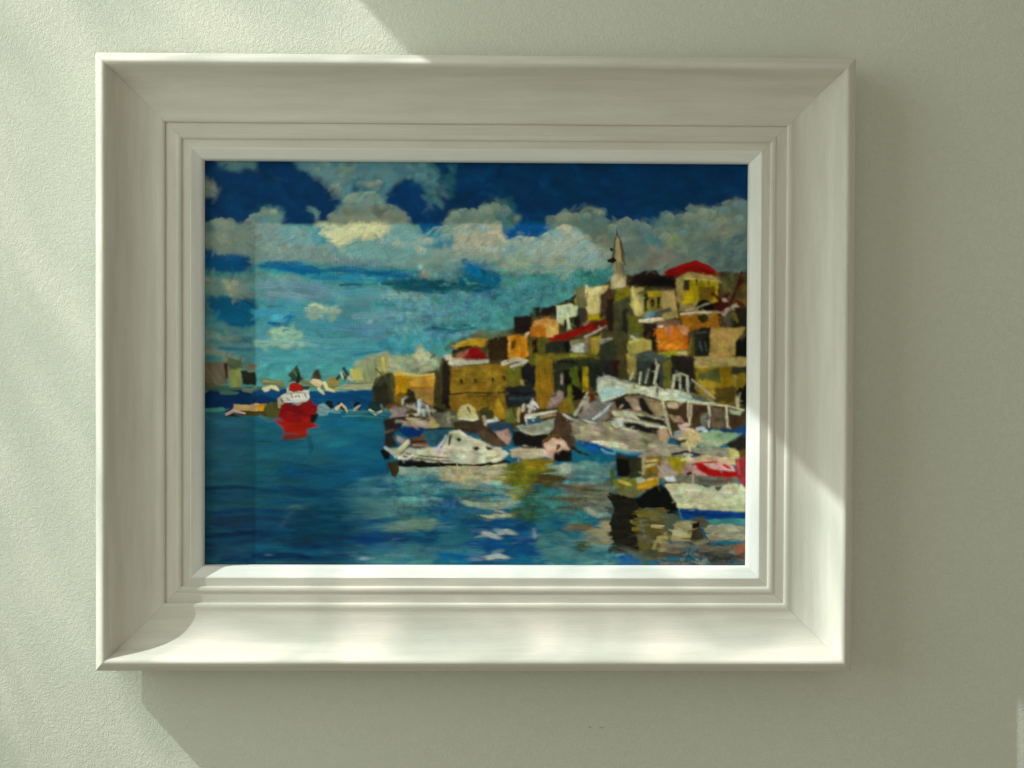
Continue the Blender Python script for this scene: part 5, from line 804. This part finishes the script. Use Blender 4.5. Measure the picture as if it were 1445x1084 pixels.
# ---- far boats by the break-water, the raft and the red boat
for x, y in ((458, 566), (475, 566), (499, 567)): poly([x, y + 6, x + 3, y, x + 9, y + 1, x + 12, y + 9, x + 8, y + 11], (26, 40, 44), 'L', 60, 1.4, 1); 
poly('519 570 526 566 540 568 544 578 530 584 520 582', (40, 68, 62), 'L', 30, 1.8, 1.2); stroke('522 579 530 584 542 578', 4, (190, 200, 174), 'L'); stroke('476 578 482 570 488 576 490 582', 3.4, (190, 182, 154), 'L'); stroke('480 574 486 580', 3, (90, 70, 60), 'L'); stroke('500 578 508 572', 4, (180, 180, 156), 'L'); stroke('538 572 542 582', 4, (110, 124, 120), 'L'); stroke('490 583 520 581 545 586', 4, (84, 128, 134), 'L', .7)
poly('446 574 456 570 466 576 462 586 450 586', (132, 166, 162), 'L', 30, 1.6, 1.2); stroke('464 580 480 582', 4, (124, 160, 158), 'L', .8); stroke('484 588 510 586 540 590', 3, (90, 150, 158), 'L', .6); stroke('474 576 480 572', 4, (200, 190, 160), 'L')
poly('318 580 328 576 332 586 342 590 320 588', (44, 36, 38), 'S', 10, 1.2, 1); poly('330 570 352 572 364 570 376 572 374 580 350 582 330 580', (216, 188, 128), 'L', 3, 1.2, .9, thick=1); poly('362 572 376 570 375 580 364 580', (210, 146, 34), 'L', 5, 1, .9); poly('328 581 372 580 390 576 384 588 350 588 332 586', (104, 84, 40), 'L', 2, 1.4, 1.1); poly('372 571 394 569 396 588 386 592 376 588', (92, 94, 48), 'L', 70, 1.8, 1.3); stroke('320 585 330 580 346 584', 4, (170, 156, 146), 'S', .9); stroke('368 588 380 594 392 592', 6, (86, 130, 120), 'L', .7)
poly('392 562 402 556 402 568 398 578 392 576', (160, 156, 120), 'L', 70, 1.2, 1); poly('404 555 412 551 426 552 437 551 437 562 434 568 418 569 400 567 396 560', (206, 206, 188), 'L', 0, 1.2, .9, thick=1.1)
poly('408 543 416 540 424 543 428 546 426 552 414 554 409 552', (170, 42, 28), 'L', 10, 1.2, .9, thick=1); poly('426 545 438 546 434 550 427 549', (66, 68, 56), 'L', 5, .7, .7); stroke('406 549 407 556', 3, (190, 190, 160), 'L')
poly('397 571 404 568 418 572 430 568 440 565 448 573 445 590 440 598 402 596 392 588', (142, 20, 22), 'L', 10, 1.3, 1, thick=.9); dabs('400 574 442 572 440 594 402 592', 18, 14, 6, 10, [(152, 24, 24), (128, 16, 18), (164, 36, 28)], 'L', 25, .7); poly('438 586 449 584 448 592 442 600 438 596', (34, 22, 18), 'L', 60, 1.2, 1)
for s, w in (('411 556 413 562', 1.8), ('417 560 419 559', 2.2), ('421 558 423 561', 1.5), ('430 556 433 562', 1.8), ('397 564 400 568', 2.2), ('405 563 409 565', 1.4)): stroke(s, w, (80, 78, 70), 'L', .8)
stroke('404 556 420 554 436 555', 2, (150, 150, 130), 'L', .7)
stroke('414 569 420 571 428 567', 3, (150, 150, 140), 'L')
poly('388 592 400 594 440 597 452 602 444 604 434 608 433 613 402 612 397 604', (174, 38, 12), 'L', 0, 1.6, 1.1); poly('399 613 436 612 432 619 400 620', (132, 56, 28), 'L', 0, 1.6, 1.3); stroke('402 615 430 613', 4, (170, 60, 26), 'L', .7); stroke('400 622 430 622', 3, (30, 84, 104), 'L', .7)
stroke('436 618 440 634 437 640', 7, (12, 78, 104), 'L', .5, dry=.2)



glaze('357 600 560 600 560 690 500 800 357 800', (.85, .93, .97), 30); glaze('400 730 510 730 510 800 400 800', (.6, .8, .85), 24)
blend('283 222 1063 222 1063 804 283 804', .45, .45, .9, 1)

blend('385 588 455 588 455 626 385 626', 1.6, .8, .9, 3)
# ---------------------------------------------------------------- canvas and paint
HP = .012                                            # paint surface height off the wall
PXM = .3903 / 766.5
cw, ch = .397, .297
cv = link_mesh('canvas', *boxes([(-cw / 2, -HP + .0004, -ch / 2, cw / 2, -.0045, ch / 2)]), plain('bare_canvas', (.62, .58, .48)), pic)
cv.location = -base
xs = (_GX - 672.3) * PXM; zs = -(_GY - 513.2) * PXM * (.290 / 570) / PXM
gx = np.clip(xs, -cw / 2, cw / 2); gz = np.clip(zs, -ch / 2, ch / 2)
hh = HGT - HGT.mean()
co = np.stack([gx, -HP - hh * RELIEF, gz], -1).reshape(-1, 3).astype(np.float32)
idx = np.arange(GW * GH, dtype=np.int32).reshape(GH, GW)
q = np.stack([idx[:-1, :-1], idx[1:, :-1], idx[1:, 1:], idx[:-1, 1:]], -1).reshape(-1, 4)
me = bpy.data.meshes.new('paint_layer')
me.vertices.add(len(co)); me.vertices.foreach_set('co', co.ravel())
me.loops.add(q.size); me.loops.foreach_set('vertex_index', q.ravel())
me.polygons.add(len(q)); me.polygons.foreach_set('loop_start', np.arange(0, q.size, 4, dtype=np.int32)); me.polygons.foreach_set('loop_total', np.full(len(q), 4, np.int32))
me.polygons.foreach_set('use_smooth', np.ones(len(q), bool))
me.update(calc_edges=True); me.validate()
ca = me.color_attributes.new('pigment', 'FLOAT_COLOR', 'POINT')
rgba = np.ones((GW * GH, 4), np.float32); rgba[:, :3] = COL.reshape(-1, 3); ca.data.foreach_set('color', rgba.ravel())
me.materials.append(paint_material())
po = bpy.data.objects.new('paint_layer', me); C.objects.link(po); po.parent = cv
po['label'] = 'harbour scene in oils with blue sky, hill town, moored white boats and a red boat'
